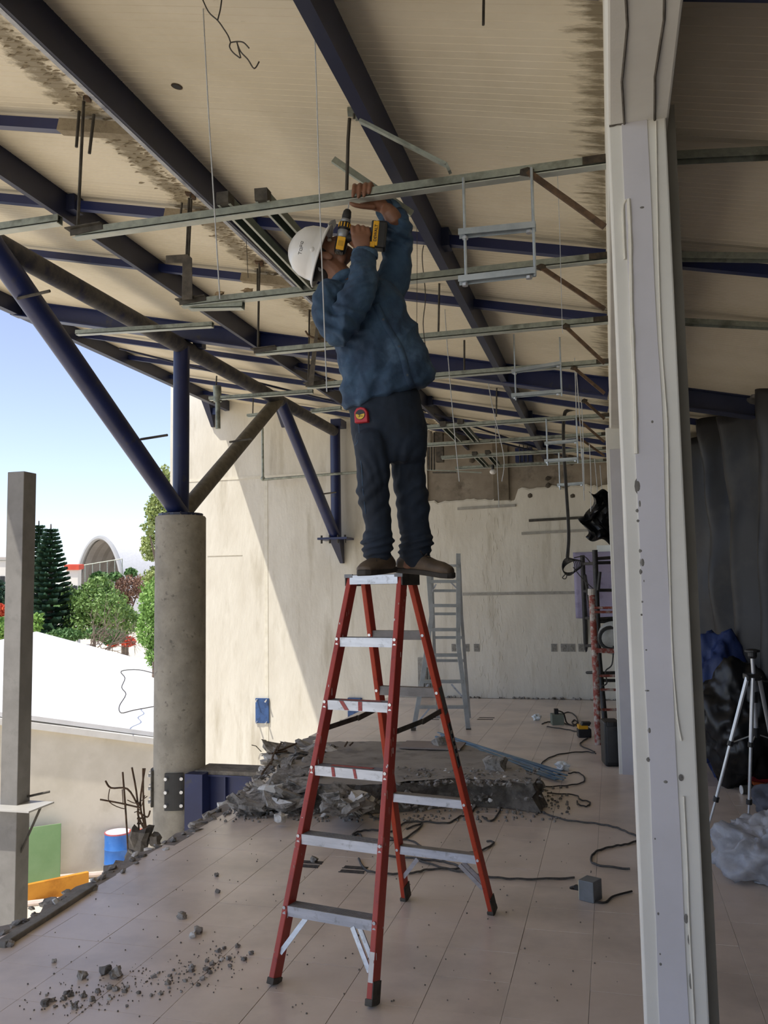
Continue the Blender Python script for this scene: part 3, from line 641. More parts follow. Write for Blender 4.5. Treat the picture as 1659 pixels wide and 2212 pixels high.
rod([(1003, 735), (1003, 805)], 7.0, 'short hanger rod right of the worker back', .009)
rod([(1073, 838), (1072, 900)], 9.2, 'hanger rod above the fifth channel', .009)
rod([(468, 812), (466, 848)], 9.2, 'short rod over the galvanised tube at left', .009)
rod([(547, 858), (546, 895)], 11.0, 'thin rod over the tiny channel offcut', .009)
rod([(1045, -10), (1044, 54)], 2.66, 'short rod end hanging from the topmost rafter', .005)
t = thing('conduit_drop', 'grey conduit pipe dropping along the back wall left of the forked struts', 'pipe')
MB().tube([P(567, 925, Y=13.3), P(568, 1030, Y=13.3)], .022, 8).build('vertical_pipe', GALV, t, smooth=True); MB().tube([P(568, 1036, Y=13.3), P(640, 1030, Y=13.3), P(776, 1020, Y=13.3)], .022, 8).build('horizontal_pipe', GALV, t, smooth=True)
b = MB(); b.ball(P(568, 1034, Y=13.3), .04, 2); b.build('elbow', GALV, t, smooth=True)
t = thing('vertical_pipe', 'grey vertical pipe with collar hanging from the tube near the eave', 'pipe')
MB().tube([P(470, 838, Y=9.2), P(471, 926, Y=9.2)], .03, 10).build('pipe', GALV, t, smooth=True); MB().tube([P(469, 834, Y=9.2), P(470, 868, Y=9.2)], .05, 10).build('collar', GALV, t, smooth=True)
# clips at the beams
for px, py, Y, l in ((182, 203, 3.55, 'rusty rod clip on the whitish beam flange at upper left'), (765, 242, 3.55, 'galvanised rod clip on the beam above the hand'), (412, 418, 4.65, 'rusty rod clip above the paired rods'), (870, 455, 3.9, 'galvanised clip behind the raised forearm'), (560, 566, 5.8, 'small clip above the rod left of the hard hat')):
    c = P(px, py, Y=Y); t = thing('rod_clip', l, 'clip'); b = MB(); b.obox(c, RT*.03, UP*.008, FW*.03); b.obox(c-UP*.012+RT*.018, RT*.012, UP*.02, FW*.02); b.build('jaw', GALV if px in (765, 870) else RUST, t); MB().cyl(c-UP*.03, c+UP*.03, .007, n=6).build('bolt', DKST, t)
# rusty hook brackets
HB = mat('grimy hanger bracket', '45403a', '5f584e', 14, .75, .2)
t = thing('hook_bracket', 'grimy hook shaped steel bracket standing on the end of the second channel', 'bracket')
def plate(b, px, Y, th=.01):
    vs = [P(x, y, Y=Y-th) for x, y in px]+[P(x, y, Y=Y+th) for x, y in px]; n = len(px)
    b.add(vs, [tuple(range(n)), tuple(range(2*n-1, n-1, -1))]+[(i, (i+1) % n, n+(i+1) % n, n+i) for i in range(n)])
b = MB(); plate(b, [(358, 552), (405, 549), (415, 558), (416, 646), (393, 648), (394, 568), (358, 568)], 4.68, .03); b.build('bracket_plate', HB, t, bevel=.003)
t = thing('hook_bracket', 'grimy upright steel strip on the fourth channel left of the shirt', 'bracket')
b = MB(); plate(b, [(684, 694), (690, 692), (677, 832), (664, 834)], 6.9, .03); b.build('bracket_plate', HB, t)
b = MB(); plate(b, [(671, 694), (704, 692), (710, 735), (700, 760), (668, 758)], 6.98, .01); b.build('mortar_pad', mat('old mortar residue', ''), t)
MB().tube(smooth_path([P(660, 715, Y=6.9), P(672, 728, Y=6.9), P(712, 735, Y=6.9)], 4), .009, 6).build('bent_rod', RUST, t)
# loose bent strips
t = thing('bent_strip', 'bent galvanised strip hanging off the beam with hooked end at right', 'strip'); b = MB()
pp = [P(778, 262, Y=3.2), P(792, 268, Y=3.2), P(965, 357, Y=3.2), P(972, 372, Y=3.2)]
for a, c in zip(pp, pp[1:]): b.bar(a, c, .03, .012)
b.build('strip', GALV, t)
t = thing('bent_strip', 'short galvanised strip passing behind the gripping hand', 'strip'); MB().bar(P(720, 345, Y=3.75), P(890, 462, Y=3.85), .02, .03).build('strip', GALV, t)
# trapeze hangers with two rods and struts
def trapeze(Y, x0, x1, yt0, yt1, mids, label, rr=.0065):
    t = thing('trapeze_hanger', label, 'hanger')
    z0 = P(x0, yt0, Y=Y); z1 = P(x1, yt1, Y=Y)
    zl = P(x0, mids[-1][0]+10, Y=Y); zr = P(x1, mids[-1][1]+10, Y=Y)
    for a, c in ((z0, zl), (z1, zr)):
        b = MB(); b.tube([a, (a.x, a.y, c.z)], rr, 8); b.build('threaded_rod', ZINC, t)
    for i, (ya, yc) in enumerate(mids):
        a = P(x0-10*3.6/Y, ya, Y=Y); c = P(x1+9*3.6/Y, yc, Y=Y)
        b = MB(); b.prism([(q*.8, e*.8) for q, e in CH], a, c); b.build('strut', ZINC, t)
        for p in (a, c):
            d = (c-a).normalized()*.028*(1 if p is a else -1); MB().cyl(p+d+V((0, 0, -.028)), p+d+V((0, 0, -.016)), .014, n=6).build('nut', RIVET, t)
trapeze(3.58, 1001, 1148, 384, 362, [(505, 489), (606, 587)], 'zinc trapeze hanger under the nearest channel left of the column')
trapeze(6.9, 1110, 1208, 722, 702, [(803, 785), (855, 846)], 'zinc trapeze hanger under the third channel row')
trapeze(9.2, 1180, 1245, 905, 900, [(958, 952), (996, 991)], 'zinc trapeze hanger over the back wall, upper one', .009)
trapeze(10.4, 1207, 1258, 978, 970, [(1048, 1044)], 'zinc trapeze hanger over the back wall, lowest one', .009)
# rusty diagonal ties at the column line
for k, (Y, a, c) in enumerate(((3.62, (1140, 371), (1306, 490)), (4.72, (1168, 577), (1306, 668)), (5.87, (1222, 706), (1306, 785)), (7.0, (1240, 795), (1306, 850)), (8.2, (1262, 866), (1306, 905)), (9.25, (1248, 905), (1306, 955)), (10.4, (1250, 945), (1306, 985)))):
    t = thing('diagonal_tie', ('topmost', 'second', 'third', 'fourth', 'fifth', 'sixth', 'lowest')[k]+' rusty diagonal tie between channel and column beam', 'tie'); p, q = P(*a, Y=Y-.03), P(*c, Y=Y)
    MB().bar(p, q, .016, .024).build('flat_bar', RUST, t); b = MB(); b.ball(p, (.035, .01, .022), 1, jit=.5, seed=k); b.build('burnt_weld', mat('burnt weld', ''), t)
# strings and wires
STR = mat('white string', 'b9bcbd', 'c8cacb', 40, .8); WIRE = mat('thin dark wire', '3a352e', '4a443b', 40, .6)
def string(pts, Y, label, rr=.0022, m=STR, nm='string', cat='string', grp=None):
    return rodthing(nm, smooth_path([P(x, y, Y=(Y if not isinstance(Y, tuple) else Y[0]+(Y[1]-Y[0])*k/(len(pts)-1))) for k, (x, y) in enumerate(pts)], 5), rr, m, label, cat, grp, 5)
string([(437, -20), (448, 200), (460, 400), (475, 646)], 2.85, 'white string hanging in front of the mortar-edged beam at left', .0026)
string([(679, 50), (684, 200), (690, 420), (698, 640), (706, 846)], 2.75, 'white string hanging across the hard hat and the shirt', .0022)
string([(958, 590), (962, 690), (975, 860), (992, 1040)], 6.5, 'white string right of the worker thigh', .004)
string([(1040, 730), (1062, 870), (1088, 985), (1084, 1040)], 9.0, 'white string slanting past the fifth channel', .005)
string([(1070, 920), (1074, 1010), (1078, 1097)], 10.0, 'white string ending above the plaster edge', .005)
string([(1204, 372), (1209, 500), (1214, 690), (1216, 720)], 3.8, 'thin white string left of the column crossing two rows', .0014)
for k, (x0, y0_, x1, y1) in enumerate(((1232, 610, 1245, 900), (1236, 690, 1262, 1081), (1243, 780, 1256, 990), (1252, 800, 1262, 1060), (1273, 960, 1276, 1105), (1284, 990, 1292, 1120), (1296, 1005, 1301, 1128), (1168, 700, 1170, 760))):
    string([(x0, y0_), ((x0+x1)/2+2, (y0_+y1)/2), (x1, y1)], 7.5+.3*k, ('first', 'second', 'third', 'fourth', 'sixth', 'seventh', 'last', 'shortest')[k]+' thin white string of the bundle left of the column, counted from left', .004, grp='strings hanging left of the column')
string([(915, 530), (912, 560), (919, 640), (914, 700), (921, 765)], 4.9, 'wavy thin dark wire right of the raised arm', .003, WIRE, 'wire', 'wire')
string([(900, 475), (901, 560), (900, 700)], 4.5, 'straight thin wire hanging from the beam right of the sleeve', .0016, WIRE, 'wire', 'wire')
string([(532, 520), (536, 600)], 4.5, 'thin wire end above the second channel', .002, WIRE, 'wire', 'wire')
t = thing('twisted_wire', 'loose twisted dark wires sprawling under the deck at top', 'wire')
for pts in ([(434, -10), (450, 25), (470, 44), (483, 62), (493, 78), (498, 92)], [(480, -10), (476, 20), (470, 44)], [(498, 92), (512, 90), (526, 92), (538, 104)], [(498, 92), (496, 102), (504, 114), (518, 125)], [(512, 92), (516, 110), (520, 125)], [(513, 96), (520, 112), (535, 128), (549, 148), (560, 133)]):
    MB().tube(smooth_path([P(x, y, Y=2.55) for x, y in pts], 4), .0025, 5).build('wire', WIRE, t, smooth=True)
t = thing('hanging_cable', 'black cable dropping from the roof to a coil left of the scaffold', 'cable')
Yc = 9.9
for o_ in (0, 3): MB().tube(smooth_path([P(x+o_, y+o_, Y=Yc) for x, y in ((1312, 877), (1270, 881), (1228, 884), (1217, 900), (1216, 960), (1222, 1060), (1227, 1150), (1224, 1205))], 5), .011, 6).build('cable_run', CABLE, t, smooth=True)
for k in range(6):
    c = P(1228, 1224, Y=Yc+.01*k); q = []
    for i in range(20): a = i*6.283/20; q.append(c+V((1, 0, 0))*((.07+.008*k)*math.cos(a)+.01*k)+V((0, 0, 1))*((.10-.006*k)*math.sin(a+.1*k)))
    MB().tube(q, .0055, 5, closed=True).build('coil_loop', CABLE, t, smooth=True)
for pts in ([(1240, 1205), (1262, 1202), (1275, 1215)], [(1238, 1225), (1258, 1250), (1285, 1275)], [(1222, 1240), (1215, 1248), (1222, 1250), (1226, 1238)]): MB().tube(smooth_path([P(x, y, Y=Yc) for x, y in pts], 4), .006, 5).build('cable_tail', CABLE, t, smooth=True)
t = thing('lamp_holder', 'small white bulb hanging below the seventh channel', 'bulb'); b = MB(); b.ball(P(1065, 1019, Y=12.3), (.05, .05, .04), 2); b.build('bulb', WHITE, t, smooth=True); MB().cyl(P(1065, 1014, Y=12.3), P(1064, 1004, Y=12.3), .02).build('socket', BLACK, t)
t = thing('fan_blade_bar', 'pale horizontal bar with dark blade under the last channel', 'bar'); MB().bar(P(922, 1015, Y=12.4), P(1040, 1021, Y=12.4), .03, .015).build('bar', GALV, t); MB().bar(P(935, 1021, Y=12.4), P(985, 1021, Y=12.4), .05, .015).build('blade', DKST, t)
t = thing('junction_housing', 'dark blue steel housing fixed under the beam at the back wall', 'box'); c = P(1133, 985, Y=13.3); MB().obox(c, (.13, 0, 0), (0, .14, 0), (0, 0, .11)).build('housing', NAVYP, t, bevel=.005)
for dx in (-.06, 0, .06): MB().tube([c+V((dx, -.15, .16)), c+V((dx, -.15, -.16))], .008, 5).build('rod', DKST, t)
t = thing('pipe_stack', 'grimy pipe bundle and rods behind the worker thigh', 'pipe')
for k, px in enumerate((926, 932, 938)): MB().tube([P(px, 930+2*k, Y=11.0), P(px, 1015, Y=11.0)], .014, 6).build('rod', DKST, t)
MB().tube([P(927, 932, Y=10.9), P(927, 962, Y=10.9)], .04, 10).build('pipe', mat('old pipe', '8d8578', 'a0988a', 20, .8), t)
MB().obox(P(950, 965, Y=13.4), (.06, 0, 0), (0, .05, 0), (0, 0, .25)).build('backing_block', HB, t)
# =============== RED STEP LADDER ===============
fl, fr, rl, rr_ = [P(x, y, Z=0) for x, y in ((575, 2130), (797, 2180), (880, 1940), (1072, 1970))]
LW = V((.981, -.196, 0)).normalized(); LD = V((.196, .981, 0)).normalized()
fm = (fl+fr)/2; rm = (rl+rr_)/2; dd = (rm-fm).normalized()
ZT = 1.795; capc = fm+dd*.5; capc.z = 0
CAPD = .20; CHW = .152
t = LAD = thing('step_ladder', 'red fibreglass step ladder with aluminium treads on the tiled floor, the worker on its top', 'ladder')
RW, RDp = .027, .07
tf = {-1: capc-LW*(CHW-.014)+LD*.04, 1: capc+LW*(CHW-.014)+LD*.04}
tr_ = {-1: capc-LW*(CHW-.022)+LD*(CAPD-.04), 1: capc+LW*(CHW-.022)+LD*(CAPD-.04)}
for q in (tf, tr_):
    for s in q: q[s] = V((q[s].x, q[s].y, ZT-.02))
bf = {-1: fl+LW*.02+LD*.03, 1: fr-LW*.0+LD*.03}; br = {-1: rl+LW*.0-LD*.02, 1: rr_-LW*.012-LD*.02}
fpt = lambda s, z: lerp(bf[s], tf[s], z/(ZT-.02)); rpt = lambda s, z: lerp(br[s], tr_[s], z/(ZT-.02))
for s in (-1, 1):
    b = MB(); b.bar(fpt(s, .012), tf[s], RW, RDp, LD); ra = b.build('front_rail', RED, t, bevel=.004)
    b = MB(); b.bar(rpt(s, .012), tr_[s], RW, RDp*.85, LD); rb = b.build('rear_rail', REDR, t, bevel=.004)
    for p, nm, pr in ((fpt, 'rubber_foot', ra), (rpt, 'rubber_foot', rb)):
        b = MB(); b.bar(p(s, 0)+V((0, 0, .002)), p(s, .028), RW+.008, RDp+.008, LD); b.build(nm, RUBBER, pr, bevel=.003)
    b = MB(); c0, c1 = fpt(s, .02), fpt(s, .09); s > 0 and b.bar(c0+LW*s*.015, c1+LW*s*.015, .004, RDp+.004, LD); s > 0 and b.build('foot_guard', DKST, ra)
    b = MB(); c0, c1 = rpt(s, .02), rpt(s, .09); b.bar(c0+LW*.015, c1+LW*.015, .004, RDp, LD); b.build('foot_guard', DKST, rb)
ZS = [.318+.2925*k for k in range(5)]
for k, z in enumerate(ZS):
    a, c = fpt(-1, z), fpt(1, z); a = a+LW*.012; c = c-LW*.012
    b = MB(); b.bar(a+V((0, 0, -.003)), c+V((0, 0, -.003)), .072, .006); tr = b.build('tread', ALUD, t)
    b = MB(); b.bar(a-LD*.035+V((0, 0, -.021)), c-LD*.035+V((0, 0, -.021)), .004, .044); b.build('front_lip', ALU, tr)
    for i in range(6): b = MB(); b.bar(a+LD*(-.03+.012*i)+V((0, 0, .001)), c+LD*(-.03+.012*i)+V((0, 0, .001)), .003, .002); b.build('tread_rib', ALUD, tr)
    for s in (-1, 1):
        p = fpt(s, z-.02)-LD*(RDp/2)
        for dz in (-.012, .014): MB().cyl(p+V((0, 0, dz)), p+V((0, 0, dz))-LD*.005, .0075, n=10).build('rivet', RIVET, t)
    if k in (2, 3):
        for u, wv, tl in ((.28, .022, .5), (.55, .02, .0)) if k == 3 else ((.28, .016, .1), (.6, .014, .15)):
            q = lerp(a, c, u)-LD*.0385; b = MB(); b.obox(q+V((0, 0, -.02)), LW*wv/2, LD*.0008, V((0, 0, .021))+LW*tl*-.03); b.build('red_paint_mark', mat('red paint smear', 'a5413c', 'b86660', 40, .6), tr)
        q = lerp(a, c, .5); b = MB(); b.obox(q+V((0, 0, .0025)), LW*.11, LD*.012, V((0, 0, .0006))); b.build('red_paint_mark', MATS['red paint smear'], tr)
for k, z in enumerate((.30, .60, 1.19, 1.485)):
    a, c = rpt(-1, z)+LW*.01, rpt(1, z)-LW*.01
    b = MB(); b.bar(a-LD*.02, c-LD*.02, .004, .046); o = b.build('rear_bar', ALU if k < 2 else ALUD, t); b = MB(); b.bar(a+V((0, 0, .021)), c+V((0, 0, .021)), .045, .004); b.build('bar_flange', ALUD, o)
    for s in (-1, 1):
        p = rpt(s, z)-LD*.031; MB().cyl(p, p-LD*.005, .0075, n=10).build('rivet', RIVET, t)
for (z, pt, D_) in ((ZS[0], fpt, 1), (.30, rpt, 1)):   # corner braces under lowest steps
    for s in (-1, 1):
        for q in (-.025, .025) if s > 0 else (-.02,):
            e = pt(s, z-.19 if pt is fpt else z-.16)+LD*q-LW*s*.012; f_ = lerp(pt(s, z-.04), pt(-s, z-.04), .24)+LD*q
            b = MB(); b.bar(e, f_, .022, .006, LD); b.build('corner_brace', ALU, t)
for s in (-1, 1):    # spreaders
    a, c = fpt(s, 1.06)+LD*.02, rpt(s, 1.10); m_ = lerp(a, c, .56)+V((0, 0, -.01)); MB().bar(a, m_, .004, .024).build('spreader_arm', DKST, t); MB().bar(m_-V((.0, 0, .003)), c, .006, .026).build('spreader_arm', DKST, t); MB().cyl(m_-LW*.008, m_+LW*.008, .012, n=10).build('spreader_pin', RUBBER, t)
# cap
cc = capc+LD*(CAPD/2); up = V((0, 0, 1))
MB().obox(cc+up*(ZT-.002), LW*CHW, LD*CAPD/2, up*.003).build('cap_top', ALUD, t)
MB().obox(capc+up*(ZT-.026)-LD*.001, LW*(CHW-.02), LD*.003, up*.022).build('cap_front', ALU, t)
MB().obox(capc+LD*CAPD+up*(ZT-.026), LW*CHW, LD*.003, up*.022).build('cap_back', ALUD, t)
for s in (-1, 1):
    MB().obox(cc+LW*s*(CHW+.003)+up*(ZT-.028), LW*.004, LD*(CAPD/2+.004), up*.028).build('cap_end', DKCAP, t, bevel=.002)
    MB().obox(capc+LW*s*(CHW-.014)+up*(ZT-.006)-LD*.002, LW*.022, LD*.004, up*.009).build('cap_corner', mat('grey cap corner', '7c7f84', '8a8d92', 30, .6), t)
# stickers / scuffs
p0, p1 = rpt(1, .80)+LW*.0145, rpt(1, 1.03)+LW*.0145
b = MB(); b.bar(p0, p1, .002, .040, LD); b.build('warning_sticker', mat('black sticker', '1c1a19', '2c2927', 60, .5), t)
for q in (-.017, .017): b = MB(); b.bar(p0+LW*.001+LD*q, p1+LW*.001+LD*q, .002, .002, LD); b.build('sticker_border', mat('sticker outline', '9b8f84', 'a89c90', 60, .5), t)
for z in (.86, .90, .94, .98): b = MB(); c0 = rpt(1, z)+LW*.0155; b.obox(c0, LW*.0006, LD*.008, up*.012); b.build('sticker_print', MATS['sticker outline'], t)
p0, p1 = rpt(1, 1.08)+LW*.0145, rpt(1, 1.22)+LW*.0145; b = MB(); b.bar(p0, p1, .001, .045, LD); b.build('worn_sticker', mat('worn grey sticker', '55504c', '6b6560', 40, .7), t)
r = rnd(77)
for k in range(46):
    s = r.choice((-1, 1, 1)); z = r.uniform(.1, 1.75)
    if r.random() < .5: c = fpt(s, z)-LD*(RDp/2+.0008)+LW*r.uniform(-.01, .01); ax, ay = LW*r.uniform(.001, .003), up*r.uniform(.002, .012)
    else: c = fpt(s, z)+LW*(RW/2+.0008)+LD*r.uniform(-.03, .03) if s > 0 else fpt(s, z)+LW*(RW/2+.0008)+LD*r.uniform(-.03, .0); ax, ay = LD*r.uniform(.001, .003), up*r.uniform(.003, .02)
    b = MB(); n = ax.cross(ay).normalized()*.0006; b.obox(c, ax, ay+ax*r.uniform(-.5, .5), n); b.build('paint_fleck', WHITE if r.random() < .5 else mat('pinkish wear', 'a9786a', 'b58a7d', 40, .7), t)
c = fpt(1, .15)-LD*(RDp/2+.001); MB().obox(c, LW*.011, LD*.0006, (fpt(1, 1)-fpt(1, 0))*.055).build('bare_patch', WHITE, t)

# =============== ALUMINIUM LADDER NEAR THE BACK WALL ===============
AL2 = mat('grey ladder aluminium', 'a3a7a8', 'b3b7b8', 8, .4, .5)
t = thing('step_ladder', 'tall grey aluminium step ladder standing before the back wall', 'ladder')
def AP(x, y, d0=10.45, d1=10.85): return P(x, y, D=d0+(d1-d0)*(1580-y)/385)
Lf = [(893, 1578), (912, 1470), (932, 1330), (926, 1248), (925, 1200)]; Rf = [(1012, 1580), (1000, 1472), (990, 1395), (990, 1230), (990, 1196)]
xat = lambda pl, y: next((a[0]+(c[0]-a[0])*(y-a[1])/(c[1]-a[1]) for a, c in zip(pl, pl[1:]) if c[1] <= y <= a[1]), pl[-1][0])
for pl in (Lf, Rf):
    b = MB()
    for a, c in zip(pl, pl[1:]): b.bar(AP(*a), AP(*c), .04, .055, RT)
    b.build('front_rail', AL2, t); MB().obox(AP(*pl[0])+V((0, 0, .02)), RT*.03, FW*.03, V((0, 0, .02))).build('rubber_foot', RUBBER, t)
for y in (1256, 1308, 1360, 1415, 1472, 1527): MB().bar(AP(xat(Lf, y), y), AP(xat(Rf, y), y), .06, .04).build('tread', AL2, t)
MB().bar(AP(926, 1222), AP(990, 1222), .1, .03).build('top_tread', AL2, t)
RL2 = [(947, 1551), (938, 1400), (932, 1215)]; RR2 = [(1014, 1550), (997, 1330), (992, 1215)]
for pl in (RL2, RR2):
    b = MB()
    for a, c in zip(pl, pl[1:]): b.bar(AP(*a, 11.3, 10.95), AP(*c, 11.3, 10.95), .03, .04, RT)
    b.build('rear_rail', AL2, t)
for y in (1276, 1326, 1377, 1427): MB().bar(AP(xat(RL2, y), y, 11.3, 10.95), AP(xat(RR2, y), y, 11.3, 10.95), .03, .035).build('rear_bar', AL2, t)
for a, c in (((898, 1566), (928, 1530)), ((1004, 1530), (1008, 1562)), ((975, 1478), (1003, 1510)), ((925, 1478), (912, 1496)), ((929, 1284), (942, 1262)), ((986, 1270), (974, 1258))): MB().bar(AP(*a), AP(*c), .02, .02, RT).build('corner_brace', ALU, t)

# =============== SCAFFOLD FRAMES ===============
def frame_px(label, posts, bars, rp, rb, m, m2=None, extra=()):
    t = thing('scaffold_frame', label, 'scaffold')
    for p in posts: MB().tube([P(x, y, D=d) for x, y, d in p], rp, 10).build('post', m, t, smooth=True)
    for a, c in bars: MB().tube([P(*a[:2], D=a[2]), P(*c[:2], D=c[2])], rb, 8).build('rung', m2 or m, t, smooth=True)
    return t
BLK = mat('black scaffold paint', '262626', '363433', 12, .55, c='4d4641', cscale=20, cpos=(.6, .75))
t = frame_px('black scaffold frame leaning against the back wall', [[(1258, 1200, 13.0), (1270, 1505, 13.2)], [(1285, 1188, 11.6), (1294, 1420, 11.6), (1308, 1572, 11.0)]],
         [((1259, 1218, 13), (1284, 1217, 11.7)), ((1286, 1207, 11.6), (1330, 1204, 11.6)), ((1286, 1216, 11.6), (1330, 1215, 11.6)), ((1288, 1275, 11.6), (1332, 1275, 11.6)), ((1266, 1335, 13), (1290, 1335, 11.7)), ((1290, 1337, 11.6), (1332, 1335, 11.6)), ((1291, 1343, 11.6), (1332, 1342, 11.6)), ((1266, 1395, 13), (1292, 1394, 11.7)), ((1268, 1453, 13), (1296, 1452, 11.5)), ((1297, 1454, 11.5), (1340, 1453, 11.5)), ((1299, 1470, 11.4), (1340, 1470, 11.4)), ((1264, 1243, 13), (1275, 1312, 11.9)), ((1296, 1235, 11.5), (1292, 1275, 11.5)), ((1262, 1277, 13), (1275, 1278, 12.4))], .036, .022, BLK)
RSC = mat('worn red scaffold paint', '8a4236', '9a5044', 14, .7, c='b9b2a8', cscale=16, cpos=(.46, .6))
t = frame_px('rust red paint splashed scaffold ladder beside the second column', [[(1278, 1275, 9.5), (1287, 1450, 9.4), (1293, 1637, 9.3)], [(1352, 1275, 9.5), (1368, 1637, 9.3)]],
         [((1284, y, 9.4), (1350, y, 9.4)) for y in (1313, 1322, 1407, 1460, 1490, 1533)], .036, .014, RSC)
MB().tube([P(1278, 1272, D=9.5), P(1278, 1285, D=9.5)], .042, 10).build('collar', mat('whitened collar', 'b3aca2', 'c4bdb3', 20, .8), t)
MB().bar(P(1287, 1405, D=9.4), P(1345, 1407, D=9.4), .03, .05).build('cross_angle', RSC, t)
t = thing('fan', 'grey fan housing behind the scaffold rungs', 'fan'); b = MB(); ax = (FW*.7+RT*.7).normalized()
b.lathe([(.16, -.05), (.2, -.02), (.2, .05), (.17, .06)], P(1325, 1378, D=10.3), ax, 24); b.build('housing', mat('fan grey', '8a8a84', '9b9b95', 10, .5), t, smooth=True)
MB().tube([P(1325, 1378, D=10.3)+ax*-.06+V((math.cos(a), 0, math.sin(a)))*.13 for a in [k*6.283/20 for k in range(20)]], .022, 6, closed=True).build('dark_ring', BLACK, t, smooth=True)
MB().obox(P(1308, 1372, D=10.4), RT*.05, FW*.05, V((0, 0, .06))).build('motor_box', GREYBOX, t)
tag(MB().tube(smooth_path([P(1325, 1395, D=10.2), P(1322, 1435, D=10.2), P(1308, 1450, D=10.2), P(1311, 1475, D=10.2), P(1300, 1482, D=10.2)], 5), .008, 6).build('dangling_cable', CABLE), 'thin black cord dangling among the scaffold rungs', 'cable')
# lavender sheet on the wall
LAV = mat('lavender sheet', '9a93ad', 'a59eb8', 2, .8, c='8b849f', cscale=6)
b = MB(); x0, z0, x1, z1 = -.56, 1.23, .25, 2.24
b.grid(16, 20, lambda u, v: (x0+(x1-x0)*u+.02*(1-v)*(.5-u), WY-.03-.012*noise.noise(V((u*4, v*4, 1)))-.01, z0+(z1-z0)*v-.03*u*(1-v)))
o = b.build('wall_sheet', LAV, smooth=True); o.modifiers.new('thick', 'SOLIDIFY').thickness = .004; tag(o, 'lavender plastic sheet taped on the back wall behind the scaffold', 'sheet')
MB_ = MB().box(-.2, .3, WY-.02, WY-.014, 2.24, 2.34); tag(MB_.build('paper_strip', mat('white paper', 'dfe6e6', 'e6ecec', 5, .8)), 'white paper strip on the wall above the lavender sheet', 'paper')

# =============== RUBBLE AND BROKEN SLAB ===============
zs = .21
def SP(x, y, z=zs): return P(x, y, Z=z)
top = [SP(640, 1688), SP(700, 1695), SP(780, 1697), SP(860, 1692), SP(930, 1686), SP(1010, 1682), SP(1090, 1686), SP(1150, 1694), SP(1165, 1680), SP(1120, 1655), SP(1060, 1630), SP(1000, 1608), SP(900, 1603), SP(800, 1602), SP(700, 1604), SP(625, 1608), SP(600, 1640), SP(612, 1668)]
# subdivide outline and roughen
out = []
for i, a in enumerate(top):
    c = top[(i+1) % len(top)]; n = max(2, int((c-a).length/.07))
    for k in range(n): out.append(lerp(a, c, k/n)+V((noise.noise(V((i, k*.9, 0)))*.035, noise.noise(V((i, k*.9, 7)))*.035, 0)))
n = len(out); cen = sum(out, V())/n
b = MB()
lev = [(1.0, zs), (1.012, zs*.72), (1.0, zs*.5), (1.02, zs*.25), (1.05, .003)]
for f_, z in lev:
    for k, q in enumerate(out):
        d = q-cen; b.v.append((cen.x+d.x*f_+.03*noise.noise(q*9+V((0, 0, z*40))), cen.y+d.y*f_+.03*noise.noise(q*9+V((5, 0, z*40))), z+(.012*noise.noise(q*7) if z > .05 else 0)))
for l in range(len(lev)-1):
    for k in range(n): b.f.append((l*n+k, l*n+(k+1) % n, (l+1)*n+(k+1) % n, (l+1)*n+k))
t = thing('broken_slab', 'big broken floor slab with rubble edge lying behind the red ladder', 'slab')
b.build('slab_body', mat('slab broken side', '5f5a52', '7c766c', 12, .95, bump=.9, bscale=45, c='4b463f', cscale=9), t)
b = MB(); rings = 6
for f_ in [1-.165*k for k in range(rings)]:
    for q in out: d = q-cen; p = cen+d*f_; b.v.append((p.x, p.y, zs+.004+.012*noise.noise(p*3)+.008*noise.noise(p*14)))
for l in range(rings-1):
    for k in range(n): b.f.append((l*n+k, l*n+(k+1) % n, (l+1)*n+(k+1) % n, (l+1)*n+k))
b.f.append(tuple(range((rings-1)*n, rings*n))); b.build('slab_top', DUSTTOP, t, smooth=2)
MB().bar(SP(870, 1608, .23), SP(1000, 1612, .23), .35, .015).build('surface_board', mat('brownish screed face', '8b7f76', '978b82', 4, .9, bump=.2), t)
CH_M = [rock_mesh(k, BROKEN, 1 if k % 3 else 2) for k in range(10)]; CH_W = [rock_mesh(20+k, BROKENW, 1) for k in range(4)]
r = rnd(42)
def chunk(p, s, sq=(1, 1, .7), white=False, label='grey broken concrete chunk in the rubble along the slab edge', cat='rubble', group='rubble along the slab edge', tilt=.7):
    o = bpy.data.objects.new('concrete_chunk', r.choice(CH_W if white else CH_M)); link(o); o.location = p; k = s/1.25
    o.scale = (k*sq[0], k*sq[1], k*sq[2]); o.rotation_euler = (r.uniform(-tilt, tilt), r.uniform(-tilt, tilt), r.uniform(0, 6.28)); return tag(o, label, cat, group)
def hill(x, y): # pile height from picture-space position
    a = max(0, min(1, (x-480)/150)); return a
SMALL = MB()
def small(p, s, white=False):
    SM_[1 if white else 0].ball(p, (s*r.uniform(.8, 1.5), s, s*r.uniform(.4, .8)), 1, (V((math.cos(s*999), math.sin(s*999), .3)).normalized(), V((-math.sin(s*999), math.cos(s*999), .2)).normalized(), V((0, 0, 1))), .9, r.randint(0, 99))
SM_ = [MB(), MB()]
for k in range(130):       # pile left of / below the slab
    u, v = r.random(), r.random()
    px = 500+230*u+ (60*v); py = 1752-u*18-v*(40+95*min(1, u*1.6)); px = px if v < .5 else px+25*(v-.5)
    if px > 720 and py < 1690: py = 1745-r.uniform(0, 25)
    g = P(px, py, Z=.06+.16*v*min(1, u*1.8)); g.z = max(.02, .05+.17*v*min(1, u*1.8)); s = r.choice((.04, .045, .055, .07, .09, .11))*r.uniform(.8, 1.15)
    chunk(g, s, (r.uniform(1.0, 1.7), r.uniform(.8, 1.2), r.uniform(.22, .55)), r.random() < .12)
